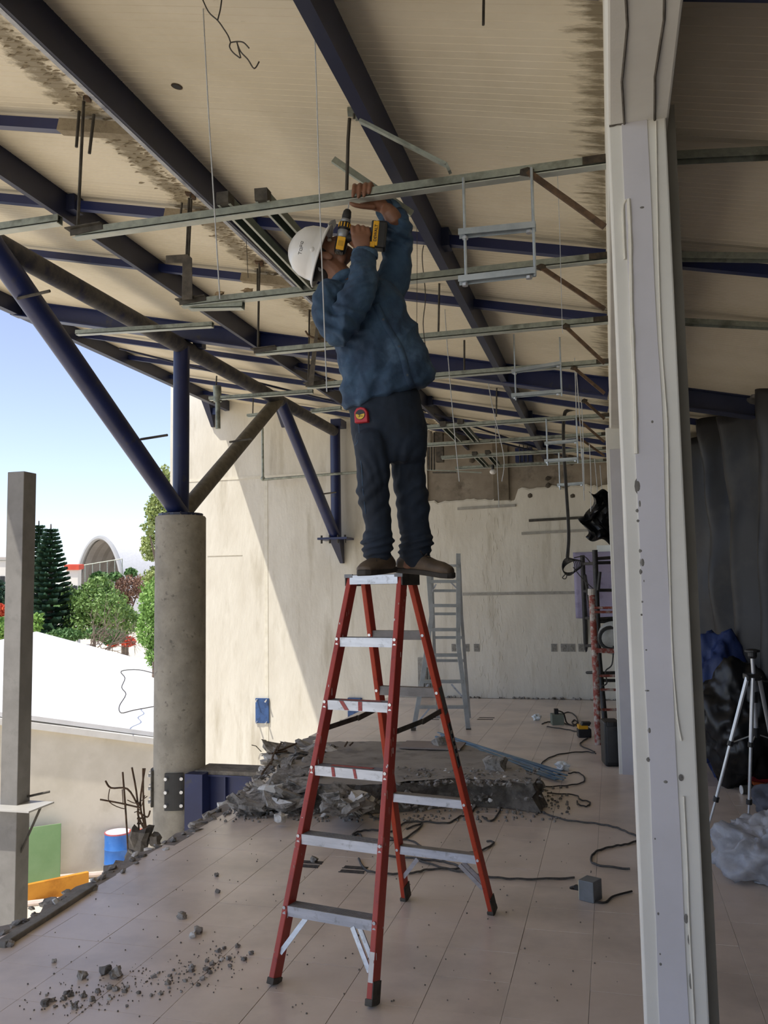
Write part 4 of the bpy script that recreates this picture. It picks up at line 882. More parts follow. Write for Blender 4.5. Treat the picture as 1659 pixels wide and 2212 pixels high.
for k in range(62):        # shards lying up the left flank of the slab
    px, py = r.uniform(585, 700), r.uniform(1612, 1735); g = SP(px-max(0, (py-1640)*.5), py, .2-.12*max(0, (py-1690)/50)); chunk(g, r.choice((.05, .07, .09, .12)), (r.uniform(1.1, 1.8), r.uniform(.9, 1.2), r.uniform(.18, .4)), r.random() < .1, tilt=.45)
for k in range(420):
    px, py = r.uniform(500, 760), r.uniform(1625, 1760); a_ = (1752-py)/130
    if px < 640-130*(1-a_)-10: continue
    g = P(px, py, Z=.03+.16*max(0, min(1, a_)))
    small(g, r.uniform(.008, .026), r.random() < .12)
for k in range(40):        # along the slab front
    px = r.uniform(690, 1175); g = P(px, r.uniform(1722, 1748)-max(0, px-1000)*.12, Z=.02); chunk(V((g.x, g.y, r.uniform(.01, .1))), r.choice((.02, .03, .03, .045, .06)), (1.1, 1, .8), r.random() < .12)
for k in range(520):       # rough rims of the slab
    if k < 330: px = r.uniform(850, 1165); g = SP(px, r.uniform(1660, 1696), zs-.01+.01*r.random())
    else: px = r.uniform(690, 1175); g = P(px, r.uniform(1715, 1745)-max(0, px-1000)*.12, Z=.02+.1*r.random())
    small(g, r.uniform(.008, .026), r.random() < .08)
SPECIAL = [((757, 1742), .09, 1, 'white block of broken plaster standing in front of the slab between ladder rails'), ((683, 1668), .06, 1, 'white crumpled scrap on top of the rubble left of the ladder rail'), ((606, 1768), .055, 1, 'whitish stone lying in front of the rubble at left'), ((1078, 1722), .07, 1, 'white double lump beside the cable loop right of the ladder'),
           ((952, 1605), .09, 0, 'grey stone resting on the back of the slab seen between the right ladder rails'), ((1070, 1652), .1, 0, 'flat rounded stone on the right end of the slab'), ((590, 1722), .11, 0, 'large slanted grey lump low in the rubble left of the ladder')]
for (x, y), s, wht, l in SPECIAL: chunk(P(x, y, Z=.06 if y > 1700 else .25), s, (1.1, .9, .8), wht, l, 'rubble', None, .4)
for l_, pts in zip(('long rusty rebar end at the upper left corner of the rubble', 'bent rusty rebar end on top of the rubble at upper left', 'level rusty rebar end poking left from the rubble', 'left one of two dark rebar stubs on the slab rim behind the ladder', 'right one of two dark rebar stubs on the slab rim behind the ladder', 'lowest rusty rebar drooping from the rubble toward the blue beam'), ([(600, 1612), (590, 1632), (586, 1650)], [(607, 1605), (600, 1622), (640, 1606)], [(586, 1628), (620, 1622)], [(745, 1612), (750, 1603)], [(756, 1610), (762, 1604)], [(590, 1640), (570, 1665), (566, 1672)])):
    rodthing('rebar_end', smooth_path([SP(x, y, .26) for x, y in pts], 3), .009, RUST, l_, 'rebar', 'rebar ends along the slab rim', 6)
b = MB()                    # torn mesh lath under the slab
for i in range(34):
    a = lerp(P(690, 1722, Z=.09), P(845, 1728, Z=.09), i/33); b.tube([a+V((0, -.03, .05)), a+V((.04, -.035, -.05))], .0022, 4); b.tube([a+V((.04, -.03, .05)), a+V((0, -.035, -.05))], .0022, 4)
tag(b.build('wire_lath', DKST), 'torn diamond mesh lath hanging from the slab front edge', 'mesh', kind='stuff')
b = MB()
for k in range(700): 
    px = r.uniform(470, 1230); py = r.uniform(1700, 1775); g = P(px, py, Z=.004)
    if g.x > xedge(g.y)+.03: b.ball(g, r.uniform(.004, .016), 1, jit=.5, seed=k)
tag(b.build('gravel', BROKEN), 'fine grey grit spread around the broken slab', 'grit', kind='stuff')
# crumbling lip of the slab edge
yy = 2.6; k = 0
while yy < 8.3:
    small(V((xedge(yy)+r.uniform(-.1, .04), yy+.05, .005)), r.uniform(.015, .035)); small(V((xedge(yy)+r.uniform(-.1, .06), yy, .004)), r.uniform(.01, .03), r.random() < .2)
    chunk(V((xedge(yy)-.05+r.uniform(-.05, .05), yy, r.uniform(-.03, .0))), r.choice((.03, .045, .06)), (1.3, 1, .5), r.random() < .12, 'crumbled concrete lump on the broken slab lip', 'rubble', 'lumps on the slab lip', .3); yy += r.uniform(.11, .19)
for q, m_, l in ((SM_[0], BROKEN, 'small grey rubble bits filling the pile around the broken slab'), (SM_[1], BROKENW, 'small white plaster bits scattered through the rubble pile')): tag(q.build('small_rubble', m_), l, 'rubble', kind='stuff')
# stones on the tiles, lower left
ST = [((393, 1978), .028, 'grey stone alone on the tiles left of the ladder foot'), ((428, 2010), .026, 'dark stone of the small cluster on the tiles left of the ladder'), ((416, 2020), .022, 'white stone of the small cluster on the tiles left of the ladder'), ((22, 2038), .022, 'grey stone beside the screed strip at far left'), ((117, 2075), .014, 'small dark stone alone on the tiles at left'), ((178, 2107), .024, 'grey stone left end of the crumb trail'),
      ((228, 2095), .03, 'flat grey stone in the middle of the crumb trail'), ((250, 2102), .032, 'widest grey stone of the crumb trail'), ((470, 1925), .018, 'grey pebble on the tiles near the cut tile row'), ((468, 1890), .016, 'small pebble on the tiles below the slab edge'), ((161, 2173), .018, 'brown stone at the lower left end of the crumb trail'), ((98, 2166), .022, 'crumbly brown earth lump at lower left'), ((678, 1857), .03, 'dark lump beside the floor slots under the ladder'), ((660, 1980), .012, 'tiny stone behind the lowest tread')]
for (x, y), s, l in ST: chunk(P(x, y, Z=s*.5), s, (1, 1, .8), 'white' in l, l, 'stone', None, .5)
for k in range(55):
    u = r.random(); px = 95+410*u+r.gauss(0, 18); py = 2165-75*u-120*max(0, u-.75)+r.gauss(0, 16)
    g = P(px, py, Z=.004); chunk(g, r.choice((.006, .008, .011, .015)), (1, 1, .8), r.random() < .1, 'small grey crumb in the dirt trail on the tiles', 'crumb', 'crumbs on the lower left tiles', .5)
b = MB()
for k in range(520):
    if k < 300: u = r.random(); px = 95+420*u+r.gauss(0, 30); py = 2165-75*u-100*max(0, u-.7)+r.gauss(0, 24)
    else: px = r.uniform(20, 1340); py = r.uniform(1750, 2190)
    g = P(px, py, Z=.002)
    if g.x > xedge(g.y): b.ball(g, r.uniform(.0015, .005), 1)
tag(b.build('floor_grit', SOIL), 'fine dark grit scattered over the floor tiles', 'grit', kind='stuff')
# white scraps
for (px, py), l in (((1158, 1549), 'crumpled white paper on the far tiles left of the charger'), ((1215, 1655), 'small white scrap on the tiles beside the blue strips')):
    b = MB(); b.ball(P(px, py, Z=.04), (.055, .05, .04), 3, jit=.9, seed=px); tag(b.build('paper_scrap', mat('white paper', '')), l, 'paper')
# blue strips lying behind the slab
BLS = mat('dusty blue strip', '5d7f9c', '7d97a8', 6, .5, .3, c='8f9698', cscale=9)
for k in range(11):
    a = P(955+r.uniform(-15, 10), 1588+r.uniform(-2, 5), Z=.02); c = P(1185+k*4, 1676+r.uniform(-8, 14), Z=.015)
    b = MB(); q = lerp(a, c, .5)+V((r.uniform(-.05, .05), r.uniform(-.05, .05), .008*k*.3)); b.bar(a+V((0, 0, .003*k)), q, .022, .008); b.bar(q, c+V((0, 0, .002*k)), .022, .008)
    tag(b.build('metal_strip', BLS), 'dusty blue metal strip in the bundle behind the broken slab', 'strip', 'blue strips behind the slab')

# =============== CABLES AND TOOLS ON THE FLOOR ===============
def S2(x, y, z=.008): return P(460+.5425*x, 1480+.5425*y, Z=z)
def fcable(pls, label, rr=.0065, m=CABLEG):
    t = thing('floor_cable', label, 'cable')
    for pl in pls:
        pts = smooth_path([S2(*p) for p in pl], 8)
        MB().tube([q+V((0, 0, .002*math.sin(i*1.3))) for i, q in enumerate(pts)], rr, 6).build('cable_run', m, t, smooth=True)
fcable([[(610, 500), (640, 525), (690, 545)], [(555, 612), (562, 590), (605, 578), (660, 577), (710, 582), (765, 548), (840, 543), (935, 548), (985, 522), (1020, 516), (1050, 480), (1095, 450), (1140, 452), (1146, 490), (1110, 540), (1072, 522)], [(558, 612), (575, 618), (592, 605), (580, 592), (560, 600)]], 'dark twisted cable with a big loop lying behind the ladder')
fcable([[(690, 600), (760, 612), (835, 552), (770, 572)], [(1022, 565), (1030, 590), (1050, 600)], [(700, 620), (780, 616), (850, 650), (940, 664), (1050, 664), (1118, 628), (1090, 620)]], 'dark twisted cable crossing the tiles between the ladder rear rails')
fcable([[(580, 690), (610, 735), (690, 750), (800, 746), (860, 733), (985, 728), (930, 705), (860, 695), (700, 680)], [(800, 690), (900, 722), (1000, 745), (1120, 765), (1250, 772), (1440, 767)]], 'grey twisted cable running from the ladder toward the junction box', .007)
fcable([[(1172, 485), (1190, 464), (1230, 457), (1300, 500), (1400, 535), (1520, 550), (1600, 565), (1650, 585), (1700, 610), (1650, 632), (1600, 640), (1530, 660), (1505, 690), (1530, 715), (1660, 732)]], 'dark cable curling across the tiles to the near column')
fcable([[(1300, 332), (1320, 300), (1380, 275), (1480, 265), (1525, 272)], [(1310, 405), (1400, 400), (1470, 388), (1478, 365), (1450, 347), (1415, 352)], [(1330, 430), (1440, 437), (1462, 455), (1500, 465), (1488, 482), (1455, 474), (1450, 460)], [(1300, 355), (1410, 356)]], 'thin dark cable with loops at the right end of the blue strips', .006, CABLE)
fcable([[(1310, 155), (1325, 148), (1350, 145)], [(1330, 165), (1400, 175), (1450, 185)], [(1385, 115), (1420, 108), (1445, 125), (1455, 150)], [(1395, 150), (1430, 160), (1450, 150), (1440, 138), (1430, 150), (1455, 165)], [(1500, 205), (1470, 225), (1465, 240), (1520, 265)]], 'thin black cords around the charger on the far tiles', .007, CABLE)
t = thing('junction_box', 'small grey electrical box with yellow socket on the tiles beside the near column', 'box')
c = P(1276, 1943, Z=0); ax = (RT*.75-FW*.66).normalized(); ax.z = 0; ay = V((-ax.y, ax.x, 0)); c = c+V((0, 0, .055))
MB().obox(c, ax*.045, ay*.05, V((0, 0, .055))).build('body', GREYBOX, t, bevel=.004)
f_ = c-ax*.046; MB().obox(f_, ax*.003, ay*.045, V((0, 0, .048))).build('face_plate', mat('yellowed plate', 'c9c2a0', 'd5cfb2', 8, .6), t)
f_ = f_-ax*.008; MB().obox(f_+V((0, 0, -.008)), ax*.008, ay*.016, V((0, 0, .022))).build('socket', mat('brass socket', 'a58c3a', 'b99d48', 8, .5), t); MB().obox(f_-ax*.02+V((0, 0, -.008)), ax*.02, ay*.012, V((0, 0, .012))).build('plug', BLACK, t)
MB().tube(smooth_path([f_-ax*.03, f_-ax*.07+V((0, 0, -.02)), P(1258, 1925, Z=.02), P(1280, 1945, Z=.008), P(1307, 1949, Z=.008), P(1325, 1936, Z=.008), P(1365, 1925, Z=.008)], 8), .006, 6).build('cord', CABLE, t, smooth=True)
t = thing('transformer_box', 'grey green metal box with black plug on the far tiles', 'box')
c = P(1204, 1565, Z=.0); MB().obox(c+V((0, 0, .065)), RT*.075, FW*.06, V((0, 0, .065))).build('body', mat('olive grey box', '6d7568', '7a8274', 8, .6), t, bevel=.005); MB().obox(c+V((0, 0, .16))-RT*.01, RT*.025, FW*.02, V((0, 0, .035))).build('plug', BLACK, t); MB().tube(smooth_path([c+V((0, 0, .17)), c+RT*.08+V((0, 0, .14)), c+RT*.12+V((0, 0, .02)), P(1240, 1568, Z=.01)], 5), .009, 6).build('cord', CABLE, t, smooth=True)
t = thing('battery_charger', 'black charger with yellow battery on the far tiles near the scaffold', 'charger')
c = P(1262, 1592, Z=0); MB().obox(c+V((0, 0, .05)), RT*.075, FW*.05, V((0, 0, .05))).build('charger_body', BLACK, t, bevel=.01); MB().obox(c+V((0, 0, .115))-RT*.015, RT*.055, FW*.045, V((0, 0, .022))).build('battery', YEL, t, bevel=.006); MB().obox(c+V((0, 0, .15))+RT*.02, RT*.05, FW*.04, V((0, 0, .02))+RT*.01).build('battery_top', BLACK, t, bevel=.006)
t = thing('tool_case', 'black plastic tool case standing on the floor against the second column', 'case')
c = P(1325, 1655, Z=0)+FW*.06; MB().obox(c+V((0, 0, .21)), RT*.08, FW*.09, V((0, 0, .21))).build('body', BLACK, t, bevel=.02); MB().obox(c+V((0, 0, .21))-FW*.093, RT*.06, FW*.006, V((0, 0, .17))).build('ribbed_panel', mat('dark grey ridges', '2c2c2d', '353536', 10, .5), t, bevel=.005)
MB().obox(c+V((0, 0, .40))-RT*.02-FW*.09, RT*.03, FW*.012, V((0, 0, .02))).build('latch', BLACK, t, bevel=.004)
# hanging black plastic at the column
BAGM = mat('black plastic film', '121213', '19191b', 10, .38)
b = MB(); bag = [(1262, 1100), (1276, 1064), (1300, 1062), (1322, 1060), (1330, 1110), (1330, 1180), (1305, 1172), (1280, 1150), (1272, 1128)]
b.grid(14, 22, lambda u, v: P(1268+12*math.sin(v*9)+62*u+(-8 if v > .5 else 4)*(1-u), 1062+118*v-20*(1-u)*v*v+6*math.sin(u*9), D=8.7+.12*noise.noise(V((u*3, v*4, 2)))+.06*noise.noise(V((u*9, v*9, 2)))))
o = b.build('plastic_film', BAGM, smooth=True); o.modifiers.new('thick', 'SOLIDIFY').thickness = .004; tag(o, 'black plastic film bunched up beside the second column', 'plastic')
# =============== RIGHT HAND DIM BAY ===============
def crump(q, c, a):
    q = V(q); d = (q-c); n_ = d.normalized(); w_ = abs(noise.noise(q*9))+.6*abs(noise.noise(q*21)); return tuple(q+n_*a*(1-2.2*w_))
SHEET = mat('dusty black sheet', '1b1b1d', '262527', 3, .5, c='343230', cscale=2, bump=.25, bscale=9, stretch=(1, 1, .3))
path = [(.72, 10.6), (.86, 9.6), (1.05, 8.9), (1.25, 8.0), (1.5, 7.4), (1.85, 6.6), (2.4, 5.6), (3.2, 4.6)]
def spt(u, v):
    f = u*(len(path)-1); i = min(int(f), len(path)-2); p = lerp(path[i]+(0,), path[i+1]+(0,), f-i)
    q = lerp((path[i+1][0]-path[i][0], path[i+1][1]-path[i][1], 0), (0, 0, 0), 0); n = V((q.y, -q.x, 0)).normalized()
    fold = .085*math.sin(u*58+2.2*noise.noise(V((u*5, v*2, 0))))*(.6+.4*v)+.07*noise.noise(V((u*16, v*2.2, 3)))+.04*noise.noise(V((u*30, v*7, 9)))
    ztop = 3.3+.1*u+.06*math.sin(u*30); z = -.0+ztop*v
    p = p+n*fold*1.0; return (p.x, p.y, max(.004, z))
b = MB(); b.grid(150, 40, spt); o = b.build('plastic_curtain', SHEET, smooth=2); o.modifiers.new('thick', 'SOLIDIFY').thickness = .003
tag(o, 'dusty black plastic curtain hanging in folds along the dim right side', 'curtain')
b = MB(); b.ball(P(1650, 845, D=7.6), (.16, .14, .1), 3, jit=.8, seed=4); o = tag(b.build('plastic_bundle', mat('grey dusty film', '4a4845', '5b5955', 8, .5), smooth=2), 'bunched dusty plastic on the end of the dark rafter', 'plastic')
b = MB(); b.tube([P(1524, 1120, D=9.0), P(1526, 1250, D=9.0), P(1531, 1420, D=9.0)], .025, 8); tag(b.build('plastic_strip', mat('glossy grey film', '5e5e62', '77777a', 8, .3), smooth=True), 'shiny strip of torn film hanging behind the near column', 'plastic')
# tarp and black bag
b = MB(); c = P(1556, 1590, D=7.75)+V((0, 0, .25)); b.ball(c, (.26, .2, .68), 5, jit=.35, seed=12); b.v = [crump(q, c, .04) for q in b.v]; o = tag(b.build('blue_tarp', mat('crumpled blue tarp', '1f2f5c', '2a3d70', 5, .55, bump=.5, bscale=10), smooth=2), 'crumpled dark blue tarp piled against the plastic curtain', 'tarp')
b = MB(); c = P(1592, 1590, D=7.3)+V((0, 0, .1)); b.ball(c, (.30, .25, .50), 5, jit=.3, seed=15); b.v = [crump(q, c, .03) for q in b.v]; o = tag(b.build('black_bag', BAGM, smooth=2), 'big black rubbish bag behind the tripod', 'bag')
# tripod
t = thing('camera_tripod', 'silver and black camera tripod standing beside the near column', 'tripod')
DT = 5.9
hd = P(1624, 1462, D=DT); SIL = mat('silver tube', 'c5cad2', 'd3d8de', 10, .3, .7)
foots = [P(1528, 1800, Z=0), P(1616, 1808, Z=0), P(1700, 1770, Z=0)]
MB().tube([P(1625, 1415, D=DT), P(1628, 1460, D=DT)], .014, 10).build('centre_column', SIL, t, smooth=True); MB().tube([P(1628, 1470, D=DT), P(1633, 1575, D=DT)], .016, 10).build('lower_column', SIL, t, smooth=True)
MB().cyl(P(1630, 1494, D=DT), P(1631, 1517, D=DT), .02).build('column_lock', BLACK, t); MB().cyl(P(1633, 1572, D=DT), P(1634, 1592, D=DT), .024).build('column_foot', BLACK, t)
MB().lathe([(.022, -.045), (.03, -.03), (.03, -.005), (.05, 0), (.05, .012), (.02, .02)], P(1625, 1408, D=DT), n=16).build('head', BLACK, t)
MB().obox(hd, RT*.05, FW*.04, V((0, 0, .022))).build('shoulder', BLACK, t, bevel=.01); MB().tube([hd+RT*.04, hd+RT*.09-V((0, 0, .03)), hd+RT*.15-V((0, 0, .03))], .008, 6).build('crank_arm', BLACK, t)
for i, (f, s0) in enumerate(zip(foots, (-RT*.04-FW*.02, -RT*.01-FW*.04, RT*.05))):
    a = hd+s0; lg = MB().tube([a, lerp(a, f, .42)], .014, 8).build('leg', SIL, t, smooth=True); MB().tube([lerp(a, f, .42), lerp(a, f, .78)], .011, 8).build('middle_section', SIL, lg, smooth=True); MB().tube([lerp(a, f, .78), f+V((0, 0, .02))], .008, 8).build('lower_section', SIL, lg, smooth=True)
    for q in (.42, .78): MB().cyl(lerp(a, f, q-.015), lerp(a, f, q+.015), .02, n=8).build('leg_lock', BLACK, lg)
    MB().cyl(f+V((0, 0, .001)), f+V((0, 0, .035)), .018, n=8).build('rubber_foot', RUBBER, lg)
    MB().tube([P(1633, 1585, D=DT), lerp(a, f, .42)], .005, 5).build('spreader', SIL, lg)
# translucent plastic bag, jeans-like cloth, red tool, cylinder, wood strip
FILM = mat('clear crumpled film', 'd3d6de', 'e2e4ea', 14, .25, trans=.55, bump=.5, bscale=22)
b = MB(); c = P(1650, 1905, Z=.0)+V((.06, .1, .14)); b.ball(c, (.26, .22, .21), 5, jit=.45, seed=31); b.v = [crump(q, c, .05) for q in b.v]
b.v = [(x, y, max(.004, z)) for x, y, z in b.v]; tag(b.build('clear_bag', FILM, smooth=2), 'crumpled clear plastic bag on the floor at right edge', 'bag')
b = MB(); c = P(1655, 1765, Z=.0)+V((.06, .15, .1)); b.ball(c, (.13, .15, .12), 4, jit=.5, seed=33); b.v = [(x, y, max(.004, z)) for x, y, z in b.v]
tag(b.build('grey_cloth', mat('grey denim cloth', '4f5159', '5f616a', 12, .9, bump=.5, bscale=20), smooth=2), 'grey cloth heap on the floor behind the clear bag', 'cloth')
t = thing('power_tool', 'red and orange power tool lying on the floor behind the tripod', 'tool'); c = P(1640, 1698, Z=0)
MB().obox(c+V((0, 0, .09))+RT*.02, RT*.11, FW*.06, V((0, 0, .05))+RT*.03).build('body', mat('red tool housing', '8a1d20', '9c2426', 8, .5), t, bevel=.015); MB().obox(c+V((0, 0, .03))+RT*.03-FW*.08, RT*.12-V((0, 0, .02)), FW*.015, V((0, 0, .015))).build('orange_cord', mat('orange cord', 'b9582a', 'c9642f', 8, .6), t, bevel=.006); MB().cyl(c+V((0, 0, .05))-RT*.1, c+V((0, 0, .05))-RT*.04, .035).build('nose', DKST, t)
t = thing('tin_can', 'small pale capped cylinder lying on the floor left of the red tool', 'can'); c = P(1602, 1706, Z=.035); MB().cyl(c, c+RT*.09, .036).build('can_body', DKST, t, smooth=True); MB().cyl(c-RT*.004, c, .036).build('cap', WHITE, t)
tag(MB().bar(P(1616, 1773, Z=.012), P(1675, 1830, Z=.012), .025, .02).build('wood_strip', mat('pale wood strip', '8f8168', 'a39478', 8, .7)), 'thin pale wooden strip on the floor under the tripod', 'wood')

# =============== OUTSIDE ===============
WHT = mat('white roof membrane', 'e6e4df', 'efede9', 3, .7); CREAM = mat('cream rendered wall', 'cfc6b2', 'dbd2bf', 1.2, .9, c='b9ad97', cscale=1.1, cpos=(.55, .8))
t = thing('neighbour_building', 'low white roofed building with cream wall beyond the yard', 'building')
A = P(-60, 1556, D=18.3); B_ = P(0, 1562, D=18.5); C_ = P(345, 1606, D=20.0); E_ = P(520, 1630, D=20.8)
b = MB(); lo = lambda q: V((q.x, q.y, -4.5)); back = FW*.3; back.z = 0
vs = [lo(A), lo(E_), E_, A]; b.add(vs+[q+back for q in vs], [(0, 1, 2, 3), (4, 5, 6, 7), (0, 1, 5, 4), (1, 2, 6, 5), (2, 3, 7, 6), (3, 0, 4, 7)]); b.build('wall', CREAM, t)
b = MB(); up_ = V((0, 0, .14)); ov = -FW*.12; ov.z = 0
for a, c in ((A, E_),): b.add([a+ov, c+ov, c+ov+up_, a+ov+up_, a+back, c+back, c+back+up_, a+back+up_], [(0, 1, 2, 3), (4, 5, 6, 7), (0, 1, 5, 4), (3, 2, 6, 7), (0, 3, 7, 4), (1, 2, 6, 5)])
b.build('roof_edge', mat('pale roof edge', 'd9d5cb', 'e2ded4', 4, .7), t)
rg0 = P(78, 1370, D=31); rg1 = P(345, 1441, D=31); rg2 = P(520, 1487, D=31); rg3 = P(-20, 1393, D=30)
b = MB(); m_ = B_*.8+C_*.2; b.v = [tuple(q) for q in (A+up_, P(60, 1569, D=18.7)+up_, C_+up_, E_+up_, rg3, rg0, rg1, rg2)]
b.f = [(0, 1, 5, 4), (1, 2, 6, 5), (2, 3, 7, 6)]; o = b.build('roof', WHT, t); o.modifiers.new('thick', 'SOLIDIFY').thickness = .1
tag(MB().tube(smooth_path([P(x, y, D=22-(y-1450)*.03) for x, y in ((345, 1458), (300, 1447), (262, 1450), (270, 1465), (263, 1485), (272, 1500), (258, 1525), (262, 1540), (290, 1534), (345, 1524))], 4), .012, 5).build('roof_wire', WIRE), 'thin loose wire lying on the white roof left of the column', 'wire')
t = thing('oil_drum', 'blue steel drum standing in the yard before the cream wall', 'drum')
DB = mat('blue drum paint', '2d68b5', '3a74be', 4, .4, c='8fb0d8', cscale=14, cpos=(.66, .72)); c = P(254, 1880, D=19.0); c.z = -4.5; c = V((c.x, c.y, -4.5))
sc_ = .29; MB().lathe([(.285, 0), (.29, .02), (.285, .28), (.295, .30), (.285, .32), (.285, .58), (.295, .6), (.285, .62), (.285, .9), (.29, .93)], c, n=32).build('body', DB, t, smooth=True)
MB().lathe([(.29, .92), (.292, .945), (.27, .945)], c, n=32).build('rim', mat('red drum rim', 'b0585e', 'c06a6c', 10, .5), t, smooth=True); MB().lathe([(.268, .94), (.268, .949)], c, n=32).build('lid', mat('pale drum lid', 'c9ccd6', 'd8dbe4', 4, .5), t)
a = P(131, 1779, D=18.6); c = P(-120, 1800, D=17.6); b = MB(); b.add([(a.x, a.y, -4.5), (a.x, a.y, a.z), (c.x, c.y, a.z-.02), (c.x, c.y, -4.5)]+[(q[0]+back.x*.1, q[1]+back.y*.1, q[2]) for q in [(a.x, a.y, -4.5), (a.x, a.y, a.z), (c.x, c.y, a.z-.02), (c.x, c.y, -4.5)]], [(0, 1, 2, 3), (7, 6, 5, 4), (0, 1, 5, 4), (1, 2, 6, 5), (2, 3, 7, 6), (3, 0, 4, 7)])
tag(b.build('green_board', mat('green board', '7d9f6c', '88a877', 1.5, .8)), 'large green board leaning on the cream wall in the yard', 'board')
def yard(x, y, z=-4.45): return P(x, y, Z=z)
tag(MB().bar(yard(-40, 1955, -4.3), yard(190, 1905, -4.3), .1, .42).build('formwork_panel', mat('orange formwork', 'd08a25', 'e09a30', 1.6, .7, c='b97518', cscale=2)), 'orange formwork panel lying on edge in the yard', 'panel')
for (y0_, y1_, z, l) in ((1907, 1880, -4.42, 'pale pipe in the yard above the orange panel'), (1962, 1925, -4.45, 'pale pipe in the yard below the orange panel')): tag(MB().tube([yard(-60, y0_+4, z), yard(260, y1_+4, z)], .06, 8).build('yard_pipe', mat('pale pinkish pipe', 'cbb9aa', 'd6c6b8', 4, .6), smooth=True), l, 'pipe')
tag(MB().tube([P(280, 1796, D=18.5), P(327, 1791, D=18.5)], .035, 8).build('red_pipe', mat('red orange pipe', 'd0563c', 'dc6648', 4, .6)), 'red orange pipe end behind the rebar stub', 'pipe')
# vegetation
def foliage(blobs, n, size, seed, droop=0):
    r = rnd(seed); b = MB(); w_ = [q[1][0]*q[1][1]*q[1][2] for q in blobs]
    for k in range(n):
        c, rad = r.choices(blobs, w_)[0]
        d = V((r.gauss(0, 1), r.gauss(0, 1), r.gauss(0, 1))).normalized(); f = r.uniform(.55, 1.0)*(1+.25*noise.noise(d*2.3+V((seed, k % 3, 0))))
        p = V(c)+V((d.x*rad[0], d.y*rad[1], d.z*rad[2]))*f
        a = V((r.gauss(0, 1), r.gauss(0, 1), r.gauss(0, .7)-droop)).normalized(); u = a.orthogonal().normalized(); v = a.cross(u); s = size*r.uniform(.6, 1.4)
        u, v = (u*math.cos(k)+v*math.sin(k)), (v*math.cos(k)-u*math.sin(k)); b.add([p-u*s*.35-v*s*.12, p+v*s*.45, p+u*s+v*s*.05, p+u*s*.1-v*s*.45], [(0, 1, 2, 3)])
    return b
def leafm(n, a, b_): return mat(n, a, b_, .9, .6, pos=(.3, .7))
def tree(name, label, cat, px, D, blobs, n, size, m, seed, trunk=.12, group=None, extra=None):
    t = thing(name, label, cat, group); k = D/1850
    bl = [(P(x, y, D=D+dz), (rx*k, rx*k, ry*k)) for x, y, rx, ry, dz in blobs]
    o = foliage(bl, n, size, seed).build('foliage', m, t, smooth=False); o['kind'] = 'stuff'
    q = P(px, blobs[0][1], D=D); b = MB(); base = V((q.x, q.y, -4.5)); b.tube([base, lerp(base, q, .5), q], [trunk, trunk*.8, trunk*.3], 8)
    for c, rad in bl: b.tube([lerp(base, q, .75), lerp(lerp(base, q, .75), c, .55), c], [trunk*.45, trunk*.3, trunk*.1], 5)
    b.build('trunk', mat('tree bark', '5f5143', '75665a', 4, .9), t); return t
G1 = leafm('light green leaves', '5f7f3c', '7f9c52'); G2 = leafm('yellow green leaves', '8b9a52', 'a6b06c'); G3 = leafm('bright green leaves', '6f9640', '90b35a'); G4 = leafm('dark conifer needles', '25402c', '3a5a3d'); G5 = leafm('reddish brown leaves', '7b5a44', '93705a'); FLM = leafm('flame red flowers', 'd0432a', 'e2603a'); G6 = leafm('mid green leaves', '486b32', '628547')
tree('broadleaf_tree', 'light green feathery tree in front of the arched hall', 'tree', 205, 40, [(200, 1300, 52, 38, 0), (165, 1320, 35, 40, 1), (215, 1268, 32, 26, 0), (240, 1310, 40, 36, -1), (185, 1350, 55, 28, 0), (150, 1290, 20, 30, 1), (265, 1340, 45, 30, 0)], 9000, .105, G1, 1)
tree('broadleaf_tree', 'reddish brown thin tree right of the arched hall', 'tree', 275, 42, [(278, 1270, 32, 26, 0), (305, 1260, 20, 18, 1), (262, 1300, 25, 22, 0)], 2200, .09, G5, 2)
tree('broadleaf_tree', 'small dark green crown before the arch opening at right', 'tree', 268, 44, [(250, 1245, 14, 9, 0), (282, 1238, 14, 10, 0), (215, 1248, 20, 12, 0)], 1000, .15, G6, 3)
tree('tall_tree', 'tall yellow green tree rising behind the round column', 'tree', 345, 30, [(345, 1105, 30, 45, 0), (330, 1180, 26, 34, 0), (345, 1250, 36, 30, 0), (355, 1040, 18, 35, 0), (320, 1140, 14, 14, -1)], 6000, .085, G2, 4)
tree('tall_tree', 'bright green bamboo like tree left of the round column', 'tree', 335, 28, [(335, 1300, 36, 50, 0), (325, 1360, 30, 45, 0), (340, 1410, 26, 40, 0)], 6000, .07, G3, 5)
tree('flame_tree', 'red flowered shrub behind the white roof, left one', 'shrub', 243, 36, [(243, 1390, 13, 6, 0)], 400, .10, FLM, 6, .04)
tree('flame_tree', 'red flowered shrub behind the white roof, right one', 'shrub', 277, 36, [(277, 1386, 16, 10, 0)], 600, .10, FLM, 7, .04)
tree('flame_tree', 'orange red flowering tree at the left edge behind the steel post', 'tree', -5, 38, [(-6, 1320, 22, 16, 0)], 700, .12, FLM, 8, .08)
tree('broadleaf_tree', 'green bush at the left edge behind the steel post', 'shrub', -5, 37, [(-5, 1362, 30, 30, 0), (80, 1345, 14, 22, 1)], 1500, .14, G3, 9, .1)
tree('conifer_tree', 'dark conifer crown at the left edge', 'tree', -12, 46, [(-10, 1285, 24, 35, 0)], 1200, .15, G4, 10)
tree('broadleaf_tree', 'low green bushes behind the roof of the white building', 'shrub', 235, 35, [(240, 1375, 30, 16, 0), (140, 1372, 40, 14, 0), (205, 1370, 25, 14, 0)], 3000, .09, G6, 11, .05)
